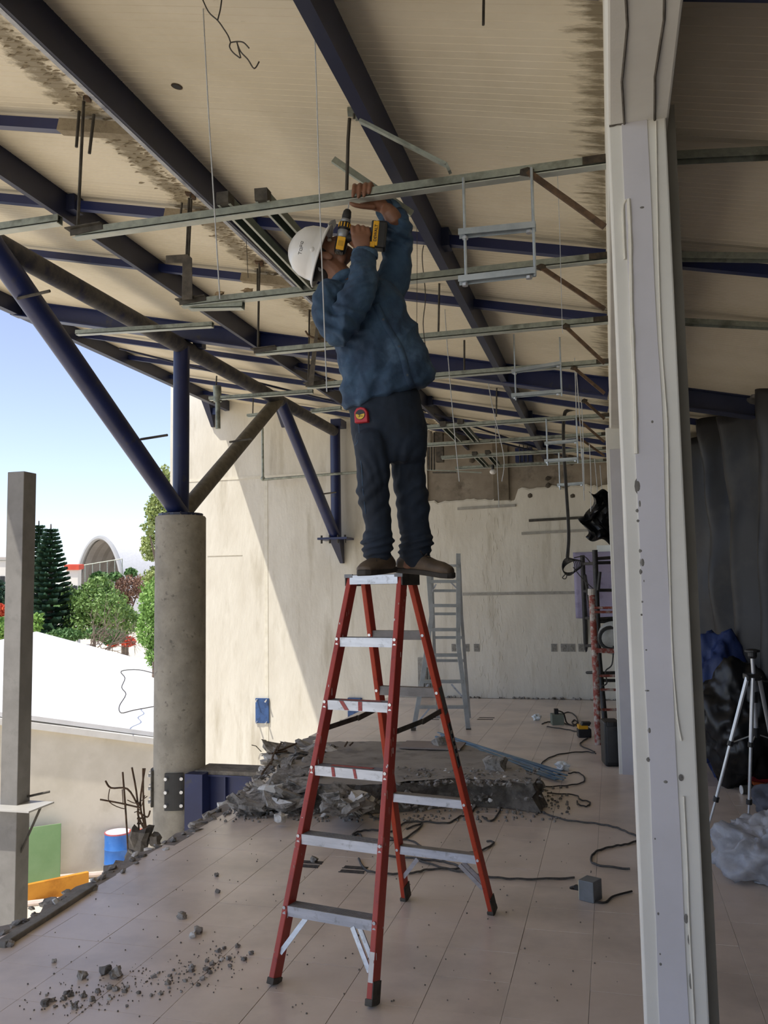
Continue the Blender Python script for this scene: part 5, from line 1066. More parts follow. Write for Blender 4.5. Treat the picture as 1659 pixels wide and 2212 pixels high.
def araucaria(label, px, ytop, ybot, wid, D, seed):
    t = thing('norfolk_pine', label, 'tree'); k = D/1850; r = rnd(seed); tip = P(px, ytop, D=D); bot = P(px, ybot, D=D); H_ = tip.z-bot.z
    b = MB(); b.tube([(bot.x, bot.y, -4.5), (tip.x, tip.y, tip.z)], [.28, .03], 8); b.build('trunk', MATS['tree bark'], t)
    b = MB(); z = .4
    while z < H_:
        rad = wid*k*(z/H_)**.85; nb = 8
        for i in range(nb):
            a = i*6.283/nb+z*2.1+r.uniform(-.2, .2); d = V((math.cos(a), math.sin(a), 0)); sd = V((-d.y, d.x, 0)); L = rad*r.uniform(.85, 1.1)
            for j in range(12):
                f = (j+.5)/12; p = V((tip.x, tip.y, tip.z-z))+d*L*f+V((0, 0, -.10*L*math.sin(f*3)+.16*L*f*f)); w_ = (.14+.2*L)*(1-.5*f)
                for s in (-1, 1):
                    q = p+sd*s*w_+d*.18+V((0, 0, .07)); b.add([p, p+d*.16+V((0, 0, .03)), q+d*.05, q-d*.08], [(0, 1, 2, 3)]); b.add([p, p+V((0, 0, .13)), q+V((0, 0, .09)), q], [(0, 1, 2, 3)])
        z += .17+.16*z/H_
    o = b.build('foliage', G4, t); o['kind'] = 'stuff'
araucaria('tall norfolk pine right of the steel post, front one', 110, 1132, 1400, 62, 40, 5)
araucaria('tall norfolk pine right of the steel post, half hidden behind', 84, 1125, 1400, 52, 44, 6)
t = thing('bare_shrub', 'leafless brown shrub with tangled twigs behind the white roof', 'shrub'); b = MB(); r = rnd(8)
def twig(p, d, L, rad, n):
    q = p+d*L*.5+V((r.gauss(0, .05), 0, r.gauss(0, .05)))*L; e = q+(d+V((r.gauss(0, .25), r.gauss(0, .2), r.gauss(0, .2))))*L*.5
    b.tube([p, q, e], [rad, rad*.8, rad*.5], 4)
    if n:
        for _ in range(3): twig(lerp(p, e, r.uniform(.4, 1)), (d+V((r.gauss(0, .55), r.gauss(0, .4), r.gauss(0, .45)))).normalized(), L*r.uniform(.55, .8), rad*.6, n-1)
p0 = P(185, 1395, D=33); p0.z -= .3
for k in range(8): twig(p0+RT*r.uniform(-.2, .9), (RT*r.uniform(.1, 1.0)+V((0, 0, r.uniform(.25, .8)))).normalized(), r.uniform(.7, 1.1), .028, 3)
o = b.build('twigs', mat('bare twigs', '6f6050', '85766a', 4, .9), t); o['kind'] = 'stuff'
# arched hall
t = thing('arched_hall', 'white barrel roofed hall with open grey arch in the distance', 'building')
Dh = 140; c0 = P(216, 1250, D=Dh); axd = (RT*.55+FW*.835); axd.z = 0; axd.normalize(); lat = V((axd.y, -axd.x, 0)); c0.z = 0
def arch(rw, hh, n=36): return [(math.cos(math.pi*i/n)*rw, math.sin(math.pi*i/n)*hh) for i in range(n+1)]
b = MB(); o1 = arch(6.3, 11.2); i1 = arch(5.8, 10.7); n = 37
for off in (0, 34):
    for q in (o1, i1): b.v += [tuple(c0+axd*off+lat*x+V((0, 0, z-2*(z < .01)))) for x, z in q]
for k in range(n-1): b.f += [(k, k+1, 2*n+k+1, 2*n+k), (k, k+1, n+k+1, n+k), (2*n+k, 2*n+k+1, 3*n+k+1, 3*n+k)]
b.build('shell', WHT, t, smooth=True)
b = MB(); ns = 34
for j in range(ns+1):
    rr = 1-.022*(j % 2)
    b.v += [tuple(c0+axd*(.4+j*1.0)+lat*x*rr+V((0, 0, z*rr))) for x, z in arch(5.78, 10.65)]
for j in range(ns):
    for k in range(n-1): b.f.append((j*n+k, j*n+k+1, (j+1)*n+k+1, (j+1)*n+k))
b.build('ribbed_lining', mat('grey arch lining', '8a8580', '96918c', .3, .8), t)
b = MB(); b.tube([c0+axd*-.15+lat*x+V((0, 0, z)) for x, z in arch(6.05, 10.95)], .38, 6); b.build('arch_rim', mat('grey arch rim', 'a3a3a2', 'afafae', .3, .7), t, smooth=True)
t = thing('wire_fence', 'pale wire fence with thin posts before the arch opening', 'fence')
MB().tube([P(168, 1223, D=120), P(264, 1207, D=120)], .07, 5).build('top_rail', GALV, t)
for k in range(7): MB().tube([P(168+16*k, 1223-2.7*k, D=120), P(169+16*k, 1262, D=120)-V((0, 0, 8))], .07, 5).build('fence_post', GALV, t)
for k, (x0, y0_, x1, y1_, D_, c_, l) in enumerate(((-20, 1211, 14, 1300, 110, 'd9d4ca', 'pale distant building at the left edge'), (143, 1230, 168, 1300, 105, 'd8d5cf', 'pale distant house with red roof behind the pines'))):
    t = thing('distant_building', l, 'building'); a, c = P(x0, y0_, D=D_), P(x1, y1_, D=D_); mid = (a+c)/2; MB().obox(V((mid.x, mid.y, (a.z-4.5)/2))+FW*.6, RT*(c-a).dot(RT)*.5, FW*.6, V((0, 0, (a.z+4.5)/2))).build('wall', mat('distant wall', 'd4cfc4', 'dcd7cc', .3, .9), t)
    q = V((mid.x, mid.y, a.z))+FW*.6; MB().obox(q+V((0, 0, .25)), RT*((c-a).dot(RT)*.5+.2), FW*.9, V((0, 0, .3 if k else .15))).build('roof', mat('red tile roof', 'c24a35', 'd0583f', 1, .8) if k else mat('grey roof slab', 'a39a90', 'afa69c', 1, .8), t)
    for j in range(2): p = V((mid.x, mid.y, a.z-2.5))-FW*.05+RT*(j-.5)*(c-a).dot(RT)*.5; MB().obox(p, RT*.3, FW*.06, V((0, 0, .5))).build('window', BLACK, t)
tag(MB().box(-150, 160, 200, 201, -4.5, 3).build('far_hedge', G6), 'far line of dark green hedge on the horizon', 'hedge', kind='structure')
# =============== THE WORKER ===============
D0 = 3.97; KP = D0/F
def B(x, y, dd=0.0): return P(x, y, D=D0+dd)
SKIN = mat('brown skin', '75503c', '855c46', 9, .5, bump=.06, bscale=60)
DENIM = mat('blue denim shirt', '263a52', '354f69', 7, .85, bump=.45, bscale=26, c='56708a', cscale=5, cpos=(.56, .8))
JEANS = mat('dark blue jeans', '141d29', '1c2838', 7, .85, bump=.12, bscale=120, c='24364a', cscale=5, cpos=(.6, .85))
LEATH = mat('brown boot leather', '4a3d30', '5d4d3d', 14, .6, bump=.2)
SOLE = mat('dark boot sole', '27221e', '332d27', 14, .7)
HATM = mat('white hard hat', 'cfcecb', 'd8d7d4', 6, .32, coat=.2)
HAIR = mat('black hair', '17120f', '231b16', 30, .7)
def limb(b, secs, n=14, k=3, ref=None, capr=True):
    """smooth loft: (point, half width in picture plane, half depth)"""
    pts = smooth_path([s[0] for s in secs], k); rs = []
    for i in range(len(secs)-1):
        for j in range(k): t = j/k; t = t*t*(3-2*t); rs.append((secs[i][1]*(1-t)+secs[i+1][1]*t, secs[i][2]*(1-t)+secs[i+1][2]*t))
    rs.append(secs[-1][1:3]); out = []
    R0 = ref or FW
    m = len(pts)
    for i, p in enumerate(pts):
        t = (pts[min(i+1, m-1)]-pts[max(i-1, 0)]).normalized(); a = t.cross(R0)
        a = a.normalized() if a.length > .05 else RT.copy(); c = t.cross(a).normalized(); out.append((p, a*rs[i][0], c*rs[i][1], t))
    s0, s1 = out[0], out[-1]; r0 = min(s0[1].length, s0[2].length); r1 = min(s1[1].length, s1[2].length)
    L = [(q[0], q[1], q[2]) for q in out]
    if capr:
        L = [(s0[0]-s0[3]*r0*.85, s0[1]*.35, s0[2]*.35), (s0[0]-s0[3]*r0*.5, s0[1]*.82, s0[2]*.82)]+L+[(s1[0]+s1[3]*r1*.5, s1[1]*.82, s1[2]*.82), (s1[0]+s1[3]*r1*.85, s1[1]*.35, s1[2]*.35)]
    return b.loft(L, n)
def organic(name, b, voxel, m, parent, it=4, fold=None, fac=.5):
    me = b.mesh(name, m); o = bpy.data.objects.new(name, me); link(o)
    q = o.modifiers.new('r', 'REMESH'); q.mode = 'VOXEL'; q.voxel_size = voxel
    if it: q = o.modifiers.new('s', 'SMOOTH'); q.iterations = it; q.factor = fac
    dg = bpy.context.evaluated_depsgraph_get(); me2 = bpy.data.meshes.new_from_object(o.evaluated_get(dg))
    bpy.data.objects.remove(o); me2.name = name
    if not me2.materials: me2.materials.append(m)
    if fold:
        me2.update(); nn = [v.normal.copy() for v in me2.vertices]
        for v, n_ in zip(me2.vertices, nn): v.co += n_*fold(v.co)
    me2.polygons.foreach_set('use_smooth', [True]*len(me2.polygons)); me2.update()
    return link(bpy.data.objects.new(name, me2), parent)
W = thing('person', 'worker in denim shirt and white hard hat on the red ladder, drilling overhead', 'person')
# --- head frame ---
HC = -(RT*.945)+UP*.325; HF = RT*.325+UP*.945; HS = -FW; HC.normalize(); HF = (HF-HC*HF.dot(HC)).normalized(); HS = HF.cross(HC).normalized()
HDD = .03
hc = B(702, 558, HDD)
def hp(f, u, s): return hc+HF*f+HC*u+HS*s
DCH = (P(780, 420, Y=3.62)-CAM).dot(FW)-D0      # depth of the gripped channel relative to the body
DDR = DCH-.0
b = MB()
hx = (HF, HC, HS)
b.ball(hp(-.012, .03, 0), (.098, .085, .077), 3, hx)                       # skull
b.ball(hp(.028, -.03, 0), (.064, .082, .062), 3, hx)                       # face
b.ball(hp(.045, -.085, 0), (.045, .034, .045), 3, hx)                      # jaw / chin
b.ball(hp(.068, -.098, 0), (.02, .018, .022), 2, hx)
for s in (-1, 1):
    b.ball(hp(.05, -.028, s*.036), (.03, .03, .022), 2, hx)                # cheek
    b.ball(hp(.078, .022, s*.026), (.016, .011, .026), 2, hx)              # brow
    b.ball(hp(-.006, -.016, s*.077), (.019, .032, .008), 2, hx); b.ball(hp(-.012, .004, s*.079), (.02, .014, .008), 2, hx)   # ear
    b.ball(hp(.02, -.08, s*.045), (.04, .022, .014), 2, hx)                # jaw angle
    b.ball(hp(.1, -.032, s*.012), (.012, .010, .011), 2, hx)               # nostril
b.loft([(hp(.085, .012, 0), HS*.009, HF*.012), (hp(.098, -.008, 0), HS*.011, HF*.013), (hp(.112, -.026, 0), HS*.014, HF*.012), (hp(.1, -.036, 0), HS*.015, HF*.012)], 10)   # nose
b.ball(hp(.089, -.055, 0), (.013, .008, .026), 2, hx); b.ball(hp(.087, -.069, 0), (.013, .009, .023), 2, hx)    # lips
limb(b, [(B(700, 566, HDD), .058, .06), (B(728, 590, .02), .057, .062), (B(756, 625, .01), .07, .07)])             # neck
# torso, pelvis and legs under the clothes
limb(b, [(B(765, 632), .12, .08), (B(790, 690), .12, .09), (B(815, 770), .12, .09), (B(836, 850), .085, .07), (B(842, 930), .12, .09)])
for pts in ([(812, 950, -.05), (808, 1060, -.07), (818, 1150, -.07), (826, 1216, -.05)], [(876, 950, .04), (888, 1060, .05), (894, 1150, .05), (884, 1218, .04)]):
    limb(b, [(B(*q), r_, r_) for q, r_ in zip(pts, (.075, .058, .048, .04))])
RW_ = B(787, 548, DDR-.01)   # right wrist
limb(b, [(B(720, 650, -.11), .055, .055), (B(732, 708, -.2), .04, .042), (B(764, 640, -.2), .043, .043), (RW_, .031, .026)])
LWp = B(832, 449, DCH+.06)   # left wrist
limb(b, [(B(842, 622, .1), .055, .055), (B(861, 508, .07), .044, .044), (B(850, 472, -.03), .04, .04), (LWp, .031, .028), (B(812, 440, DCH+.05), .034, .026)])
# left hand: palm behind the channel, fingers over its top
yt = lambda x: 420-.11*(x-780)
limb(b, [(B(812, 441, DCH+.045), .032, .02), (B(797, 433, DCH+.055), .04, .018), (B(786, yt(786)+0, DCH+.055), .042, .015)], ref=FW)
for i, x in enumerate((765, 777, 789, 800)):
    y = yt(x); L = (.0, 3, 2, -3)[i]
    fp = [(B(x+9, y+6, DCH+.052), .0105), (B(x+4, y-15, DCH+.038), .0105), (B(x+1, y-21, DCH+.004), .0105), (B(x, y-17, DCH-.030), .0100), (B(x-2, y-3+L, DCH-.036), .0092), (B(x-3, y+3+L, DCH-.035), .0075)]
    limb(b, [(p, r_, r_) for p, r_ in fp], 10, 3)
limb(b, [(B(806, 447, DCH+.03), .015, .014), (B(784, 446, DCH+.012), .0125, .012), (B(766, 443, DCH+.002), .011, .011), (B(757, 439, DCH), .008, .008)], 10)   # thumb
# right hand: back of the hand towards us, fingers over the front of the grip
limb(b, [(RW_, .03, .022), (B(783, 535, DDR-.035), .038, .018), (B(779, 515, DDR-.04), .043, .016), (B(778, 502, DDR-.035), .042, .013)])
for i, x in enumerate((762, 774, 785, 795)):
    y = 498-(3, 5, 3, 0)[i]
    fp = [(B(x+1, y+9, DDR-.038), .0125), (B(x, y, DDR-.030), .0118), (B(x-1, y-4, DDR-.004), .0108), (B(x, y+4, DDR+.026), .0102), (B(x, y+18, DDR+.03), .009)]
    limb(b, [(p, r_, r_) for p, r_ in fp], 10, 3)
limb(b, [(B(772, 532, DDR-.025), .017, .016), (B(760, 524, DDR+.005), .014, .014), (B(752, 512, DDR+.028), .012, .012), (B(748, 500, DDR+.03), .009, .009)], 10)   # thumb
body = organic('body', b, .0042, SKIN, W, 3)
EYEW = mat('eye white', 'c9c2b8', 'd2cbc1', 20, .3)
for s in (-1, 1):
    MB().ball(hp(.077, .003, s*.031), .0115, 2).build('eye', EYEW, W, smooth=True); MB().ball(hp(.0835, .004, s*.034), .0062, 2).build('iris', mat('dark iris', '1a1310'), W, smooth=True)
    b = MB(); b.tube([hp(.092, .02, s*.012), hp(.091, .028, s*.028), hp(.076, .026, s*.05)], [.003, .0045, .003], 6); b.build('eyebrow', HAIR, W, smooth=True)
b = MB(); b.ball(hp(-.03, .03, 0), (.09, .06, .080), 3, hx); b.ball(hp(-.075, -.02, 0), (.035, .05, .058), 3, hx)
for s in (-1, 1): b.ball(hp(.016, .02, s*.071), (.008, .03, .007), 2, hx)
organic('hair', b, .006, HAIR, W, 2)
# --- hard hat ---
bc = B(690, 551, HDD); prof = [(.126, 0), (.125, .03), (.118, .066), (.1, .1), (.07, .126), (.035, .141), (.004, .145)]
hat = MB().lathe([(.149, -.018), (.152, -.012), (.138, -.002)]+prof, bc, HC, 40, .84, HF).build('hard_hat', HATM, W, smooth=2)
hat.modifiers.new('thick', 'SOLIDIFY').thickness = .003
me = hat.data; bm = bmesh.new(); bm.from_mesh(me); 
for f in [f for f in bm.faces if len(f.verts) > 20 and (f.calc_center_median()-bc).dot(HC) < .02]: bm.faces.remove(f)
bm.to_mesh(me); bm.free()
b = MB(); b.loft([(bc+HF*.128+HC*-.004, HS*.08, HC*.004), (bc+HF*.15+HC*-.01, HS*.07, HC*.004), (bc+HF*.168+HC*-.022, HS*.045, HC*.003)], 14); b.build('visor', HATM, hat, smooth=True)
def hat_r(h):
    for (r0, h0), (r1, h1) in zip(prof, prof[1:]):
        if h0 <= h <= h1: return r0+(r1-r0)*(h-h0)/(h1-h0)
    return .02
def hat_s(u, h, off=.001): R = hat_r(h); return bc+HF*u+HC*h+HS*(.84*math.sqrt(max(1e-5, R*R-u*u))+off)
for s in (-.045, 0, .045):
    pts = []
    for i in range(17):
        a = -1.1+2.2*i/16; h = .145*math.cos(a*.9); u = .118*math.sin(a)*1.0; R = hat_r(min(.144, max(0, h))); pts.append(bc+HF*u*.97+HS*s*(.6+.4*math.cos(a))+HC*(h*(1-.12*(s/.045)**2)-.004))
    if s == 0: MB().tube(pts, .008, 8).build('crown_ridge', HATM, hat, smooth=True)
b = MB(); b.ball(hat_s(-.012, .022, -.004), (.014, .012, .008), 2, hx); b.build('side_slot', HATM, hat, smooth=True)
INK = mat('marker ink', '26211f', '332d2a', 30, .6); lw = .0011
def glyph(strokes, u0, h0, s):
    b = MB()
    for st in strokes: b.tube([hat_s(u0+x*s, h0+y*s) for x, y in st], lw, 5)
    return b.build('marker_letter', INK, hat)
for k, st in enumerate(([[(0, 1), (.5, 1), (.9, 1)], [(.45, 1), (.45, .5), (.45, 0)]], [[(.1, .1), (.1, .8), (.8, .85), (.8, .05), (.1, .1)]], [[(.1, -.1), (.1, .9), (.75, 1), (.8, .5), (.1, .45)]], [[(.1, .2), (.15, .9), (.85, .9), (.8, .2), (.1, .2)]])): glyph(st, -.05+.0155*k, .064+.002*k, .0145)
strap = MB(); strap.tube([hp(-.05, .03, .07), hp(-.075, -.01, .05), hp(-.085, -.02, 0), hp(-.075, -.01, -.05), hp(-.05, .03, -.07)], .007, 6); strap.build('head_band', mat('grey hat band', 'a9a8a4', 'b5b4b0', 10, .6), hat, smooth=True)
# --- denim shirt ---
def sec(cx, cy, hx_, hy_, dr, dd=0): return (B(cx, cy, dd), (RT*hx_-UP*hy_)*KP, FW*dr)
b = MB()
b.loft([sec(843, 858, 84, -28, .11), sec(842, 853, 97, -34, .138), sec(837, 815, 100, -16, .145), sec(826, 765, 94, -12, .145), sec(806, 705, 90, -8, .145), sec(788, 660, 88, -10, .135), sec(772, 628, 78, -13, .112), sec(757, 613, 52, -10, .085), sec(748, 607, 38, -6, .07)], 28)
limb(b, [(B(722, 636, -.08), .078, .082), (B(706, 658, -.12), .066, .074), (B(712, 692, -.16), .062, .074), (B(727, 716, -.195), .058, .07), (B(738, 722, -.205), .05, .066)], 18, 4)
limb(b, [(B(730, 722, -.205), .05, .066), (B(746, 699, -.21), .070, .074), (B(766, 655, -.205), .078, .074), (B(779, 608, -.18), .070, .066), (B(785, 570, -.12), .057, .054), (B(788, 550, DDR-.01), .05, .047)], 18, 4)
limb(b, [(B(826, 640, .07), .085, .085), (B(846, 608, .1), .08, .082), (B(858, 555, .1), .068, .075), (B(861, 508, .07), .062, .068), (B(856, 482, .0), .058, .06), (B(846, 462, DCH+.12), .05, .05), (B(839, 455, DCH+.085), .046, .046)], 18, 4)
def shirt_fold(p):
    u = (p-CAM); d = u.dot(FW); x = CX+F*u.dot(RT)/d; y = CY-F*u.dot(UP)/d
    q = V((x, y, 0)); w_ = 0
    w_ += .009*(1-abs(noise.noise(V((x*.020+y*.010, y*.014-x*.012, d*2))))*3)
    e = math.exp(-((x-738)**2+(y-700)**2)/2400); w_ += e*.009*math.sin((x*.35-y*.85)*.26+2.5*noise.noise(q*.03))
    e = math.exp(-((x-775)**2+(y-600)**2)/1400); w_ += e*.004*math.sin(y*.38+x*.12)
    e = math.exp(-((x-858)**2+(y-500)**2)/1900); w_ += e*.008*math.sin((y-.6*x)*.26)
    e = math.exp(-((x-800)**2+(y-820)**2)/5200); w_ += e*.009*math.sin(x*.14+y*.05+2.5*noise.noise(q*.02))
    e = math.exp(-((x-715)**2+(y-660)**2)/1800); w_ += e*.005*math.sin((x-.8*y)*.2)
    w_ += .006*max(0, noise.noise(V((x*.05-y*.03, y*.022+x*.02, 3)))-.1)-.004*abs(noise.noise(V((x*.03+y*.045, y*.02-x*.02, 9))))
    return w_+.0025*noise.noise(p*38)
shirt = organic('denim_shirt', b, .0058, DENIM, W, 4, shirt_fold)
DEND = mat('denim seam', '39526b', '4c6783', 30, .85, bump=.2, bscale=90)
b = MB(); b.loft([(B(788, 558, DDR-.01), RT*.06, FW*.06), (B(788, 549, DDR-.01), RT*.061-UP*.003, FW*.06), (B(789, 540, DDR-.01), RT*.056-UP*.006, FW*.053)], 20); o = b.build('cuff', DEND, shirt, smooth=2)
b = MB(); ct = (B(845, 461, DCH+.11)-B(833, 449, DCH+.062)).normalized(); ca = ct.cross(FW).normalized(); cb = ct.cross(ca); b.loft([(B(846, 463, DCH+.115), ca*.06, cb*.06), (B(840, 457, DCH+.09), ca*.06, cb*.06), (B(833, 450, DCH+.064), ca*.054, cb*.054)], 20); b.build('cuff', DEND, shirt, smooth=2)
b = MB(); ct = (B(734, 588, .02)-B(750, 612, .0)).normalized(); ca = ct.cross(FW).normalized(); cb = ct.cross(ca)
b.loft([(B(750, 617, .0), ca*.080, cb*.085), (B(741, 606, .01), ca*.072, cb*.078), (B(739, 603, .012), ca*.066, cb*.072)], 24); b.build('collar', DEND, shirt, smooth=2)
# front placket running down the right hand side of the picture, with buttons
def front_pt(x, y, off=.004):
    best = None
    o_ = CAM; dr = (P(x, y, D=1.0)-CAM).normalized(); hit, loc, nrm, idx = shirt.ray_cast(o_, dr); return (loc-dr*off, nrm) if hit else (B(x, y, -.14), -FW)
bpy.context.view_layer.update()
pl = [(812, 655), (828, 690), (846, 722), (862, 748), (872, 775), (880, 810), (893, 840)]
b = MB(); L = []
for (x, y) in [(q.x, q.y) for q in smooth_path([(x, y, 0) for x, y in pl], 5)]:
    L.append([front_pt(x+dx, y-dx*.3, .0015)[0] for dx in (-7, 0, 7)])
for row in L: b.v += [tuple(q) for q in row]
for i in range(len(L)-1):
    for k in range(2): b.f.append((3*i+k, 3*i+k+1, 3*i+4+k, 3*i+3+k))
o = b.build('button_placket', DENIM, shirt, smooth=True); o.modifiers.new('thick', 'SOLIDIFY').thickness = .002
for x, y in pl[1::2]:
    p, n_ = front_pt(x, y, .004); MB().cyl(p, p-(P(x, y, D=1)-CAM).normalized()*.003, .0055, n=10).build('button', mat('dark button', '2a3340', '36414f', 10, .4), shirt)
pts = []
for (x, y) in ((752, 884), (775, 888), (810, 887), (845, 882), (872, 873)): pts.append(front_pt(x, y-13, .002)[0])
mat('pale seam', '5f7488', '6d8296', 40, .85)
0 and MB().tube(smooth_path(pts, 4), .0022, 5).build('hem_seam', mat('pale seam', '5f7488', '6d8296', 40, .85), shirt, smooth=True)
pts = [front_pt(x, y, .001)[0] for x, y in ((700, 628), (716, 640), (734, 645), (755, 640))]; 0
# --- jeans ---
b = MB()
b.loft([sec(832, 838, 62, -4, .09), sec(834, 856, 73, -4, .112), sec(832, 880, 77, -4, .122), sec(840, 920, 82, 0, .13), sec(843, 960, 79, 0, .126), sec(844, 985, 76, 0, .115), sec(845, 1000, 60, 0, .09)], 24)
def leg(rows, dd): limb(b, [(B(x, y, dd), h*KP, h*KP*q) for x, y, h, q in rows], 18, 4)
leg([(802, 955, 37, 1.25), (807, 1007, 35, 1.2), (806, 1065, 33.5, 1.15), (814, 1109, 29.5, 1.2), (818, 1142, 26, 1.25), (817, 1158, 31, 1.15), (816, 1170, 35, 1.1), (816, 1181, 30, 1.15), (815, 1190, 31, 1.1), (819, 1201, 26, 1.2)], -.065)
leg([(884, 955, 36, 1.25), (882, 1007, 35.5, 1.2), (886, 1043, 35.5, 1.15), (891, 1079, 36, 1.1), (894, 1130, 33, 1.1), (899, 1156, 33, 1.1), (900, 1168, 36, 1.05), (896, 1180, 32.5, 1.1), (895, 1192, 35.5, 1.05), (896, 1205, 32, 1.1)], .05)
def jean_fold(p):
    u = (p-CAM); d = u.dot(FW); x = CX+F*u.dot(RT)/d; y = CY-F*u.dot(UP)/d; q = V((x, y, 0))
    w_ = .004*(1-abs(noise.noise(V((x*.018-y*.006, y*.008+x*.006, d*2))))*3)
    e = math.exp(-((y-1178)/26)**2); w_ += e*.006*math.sin(y*.42+.12*x+2*noise.noise(q*.04))
    e = math.exp(-((y-1070)/45)**2); w_ += e*.0045*math.sin((x+y*1.1)*.16+2*noise.noise(q*.02))
    e = math.exp(-((x-845)**2+(y-985)**2)/3000); w_ += e*.004*math.sin((x-845)*(y-900)*.003)
    return w_+.002*noise.noise(p*40)
jeans = organic('jeans', b, .0068, JEANS, W, 5, jean_fold)
bpy.context.view_layer.update()
def jp(x, y, off=.002):
    dr = (P(x, y, D=1.0)-CAM).normalized(); hit, loc, nrm, idx = jeans.ray_cast(CAM, dr); return loc-dr*off if hit else B(x, y, -.1)
for pts in ([(774, 912), (776, 935), (772, 955), (766, 962)], [(770, 950), (780, 1000), (784, 1060), (790, 1110)]): MB().tube(smooth_path([jp(*q, .0008) for q in pts], 4), .0016, 5).build('seam', MATS['denim seam'], jeans, smooth=True)
# --- boots ---
def boot(rows, sole_rows, wid):
    ax = (B(*rows[-1][:2], rows[-1][4])-B(*rows[0][:2], rows[0][4])); ax.z = 0; ax.normalize(); sd = V((-ax.y, ax.x, 0))
    b = MB(); L = []
    for x, y0_, x2, y1_, dd, w_ in rows:
        a, c = B(x, y0_, dd), B(x2, y1_, dd); L.append(((a+c)/2, sd*w_, (a-c)/2))
    f, l = L[0], L[-1]; L = [(f[0]-ax*.012, f[1]*.6, f[2]*.7)]+L+[(l[0]+ax*.010, l[1]*.6, l[2]*.65)]
    b.loft(L, 20)
    o = organic('boot', b, .005, LEATH, W, 6)
    s = MB(); n = len(sole_rows); rows2 = []
    for x, y, dd, w_ in sole_rows: q = B(x, y, dd); rows2.append((q, w_))
    for q, w_ in rows2:
        for dz in (0, .026):
            for sx in (-1, 1): s.v.append(tuple(q+sd*sx*w_+V((0, 0, dz))))
    for i in range(n-1):
        k = 4*i; s.f += [(k, k+1, k+5, k+4), (k+2, k+6, k+7, k+3), (k, k+4, k+6, k+2), (k+1, k+3, k+7, k+5)]
    s.f += [(0, 2, 3, 1), (4*n-4, 4*n-3, 4*n-1, 4*n-2)]
    so_ = s.build('sole', SOLE, o, smooth=False, bevel=.006); return o, sd, ax
zz = 0
lb, sdl, axl = boot([(864, 1203, 864, 1234, .06, .036), (878, 1188, 880, 1236, .05, .042), (898, 1186, 898, 1238, .035, .046), (920, 1198, 920, 1240, .01, .048), (942, 1209, 942, 1243, -.02, .05), (960, 1214, 960, 1246, -.045, .048), (974, 1222, 974, 1247, -.06, .038)],
     [(858, 1237, .07, .030), (866, 1238, .06, .036), (890, 1240, .04, .037), (912, 1242, .015, .038), (935, 1245, -.01, .046), (958, 1249, -.04, .046), (973, 1250, -.06, .038), (981, 1248, -.068, .022)], .1)
rb_, sdr, axr = boot([(842, 1203, 843, 1234, .0, .036), (834, 1192, 836, 1236, -.035, .042), (822, 1190, 824, 1238, -.07, .046), (806, 1203, 808, 1240, -.115, .05), (793, 1211, 794, 1241, -.15, .05), (784, 1220, 785, 1241, -.175, .04)],
     [(848, 1236, .02, .030), (842, 1237, 0, .036), (828, 1239, -.05, .038), (812, 1241, -.1, .046), (796, 1243, -.15, .048), (786, 1244, -.18, .04), (780, 1243, -.195, .022)], .1)
for pts, par in (([(918, 1197), (924, 1205), (930, 1204)], lb), ([(908, 1190), (916, 1200), (922, 1196)], lb), ([(812, 1196), (818, 1206), (826, 1204)], rb_), ([(806, 1200), (814, 1212)], rb_)):
    q = []
    for x, y in pts:
        dr = (P(x, y, D=1.0)-CAM).normalized(); bpy.context.view_layer.update(); hit, loc, nrm, idx = par.ray_cast(CAM, dr); q.append(loc-dr*.002 if hit else B(x, y, -.1))
    MB().tube(smooth_path(q, 3), .003, 5).build('lace', SOLE, par, smooth=True)
# =============== DRILL AND TAPE ===============
t = thing('cordless_drill', 'yellow and black cordless drill held upright in the worker right hand', 'drill')
def G(x, y, d=0): return B(x, y, DDR+d)
da = (G(753, 445)-G(733, 549)).normalized(); dn = da.cross(FW).normalized()
def al(s): return lerp(G(733, 549), G(753, 445), s)   # position along the drill axis
K1 = .208  # px length -> metres
MB().lathe([(.0025, 0), (.0025, .03), (.0015, .034)], al(.93), da, 8).build('drill_bit', ALU, t)
MB().lathe([(.02, 0), (.021, .012), (.0195, .022), (.018, .034), (.012, .042), (.007, .044)], al(.735), da, 18).build('chuck', BLACK, t, smooth=True)
MB().lathe([(.021, 0), (.0225, .003), (.0225, .013), (.02, .016)], al(.655), da, 20).build('chuck_ring', mat('grey drill metal', '85888a', '94979a', 10, .4, .5), t, smooth=True)
cl_r = MB().lathe([(.024, 0), (.028, .004), (.027, .03), (.0235, .034)], al(.505), da, 20).build('clutch_ring', BLACK, t, smooth=True)
for k in range(12):
    a = k*6.283/12; d = dn*math.cos(a)+FW*math.sin(a); MB().obox(al(.505)+da*.018+d*.0272, da*.010, da.cross(d)*.0022, d*.002).build('clutch_mark', YEL, cl_r)
MB().lathe([(.024, 0), (.027, .006), (.027, .03), (.024, .036)], al(.335), da, 20).build('gear_case', MATS['grey drill metal'], t, smooth=True)
MB().lathe([(.020, 0), (.026, .006), (.028, .03), (.028, .062), (.024, .07)], al(.01), da, 20, 1.0).build('motor_housing', BLACK, t, smooth=True)
MB().obox(al(.19)-FW*.0275-dn*.0, da*.030, dn*.0185, FW*.004).build('side_panel', YEL, t, bevel=.003)
MB().obox(al(.185)-FW*.032, da*.012, dn*.011, FW*.001).build('panel_print', mat('dull print', 'b58a1c', 'c0942a', 60, .6), t)
for k in range(5): MB().obox(al(-.01)-FW*.02+dn*(-.014+.007*k), da*.006, dn*.0012, FW*.004).build('vent_slot', mat('vent ridge', '6d6a63', '7d7a73', 20, .5), t)
gd = (G(812, 510)-G(742, 514)).normalized()
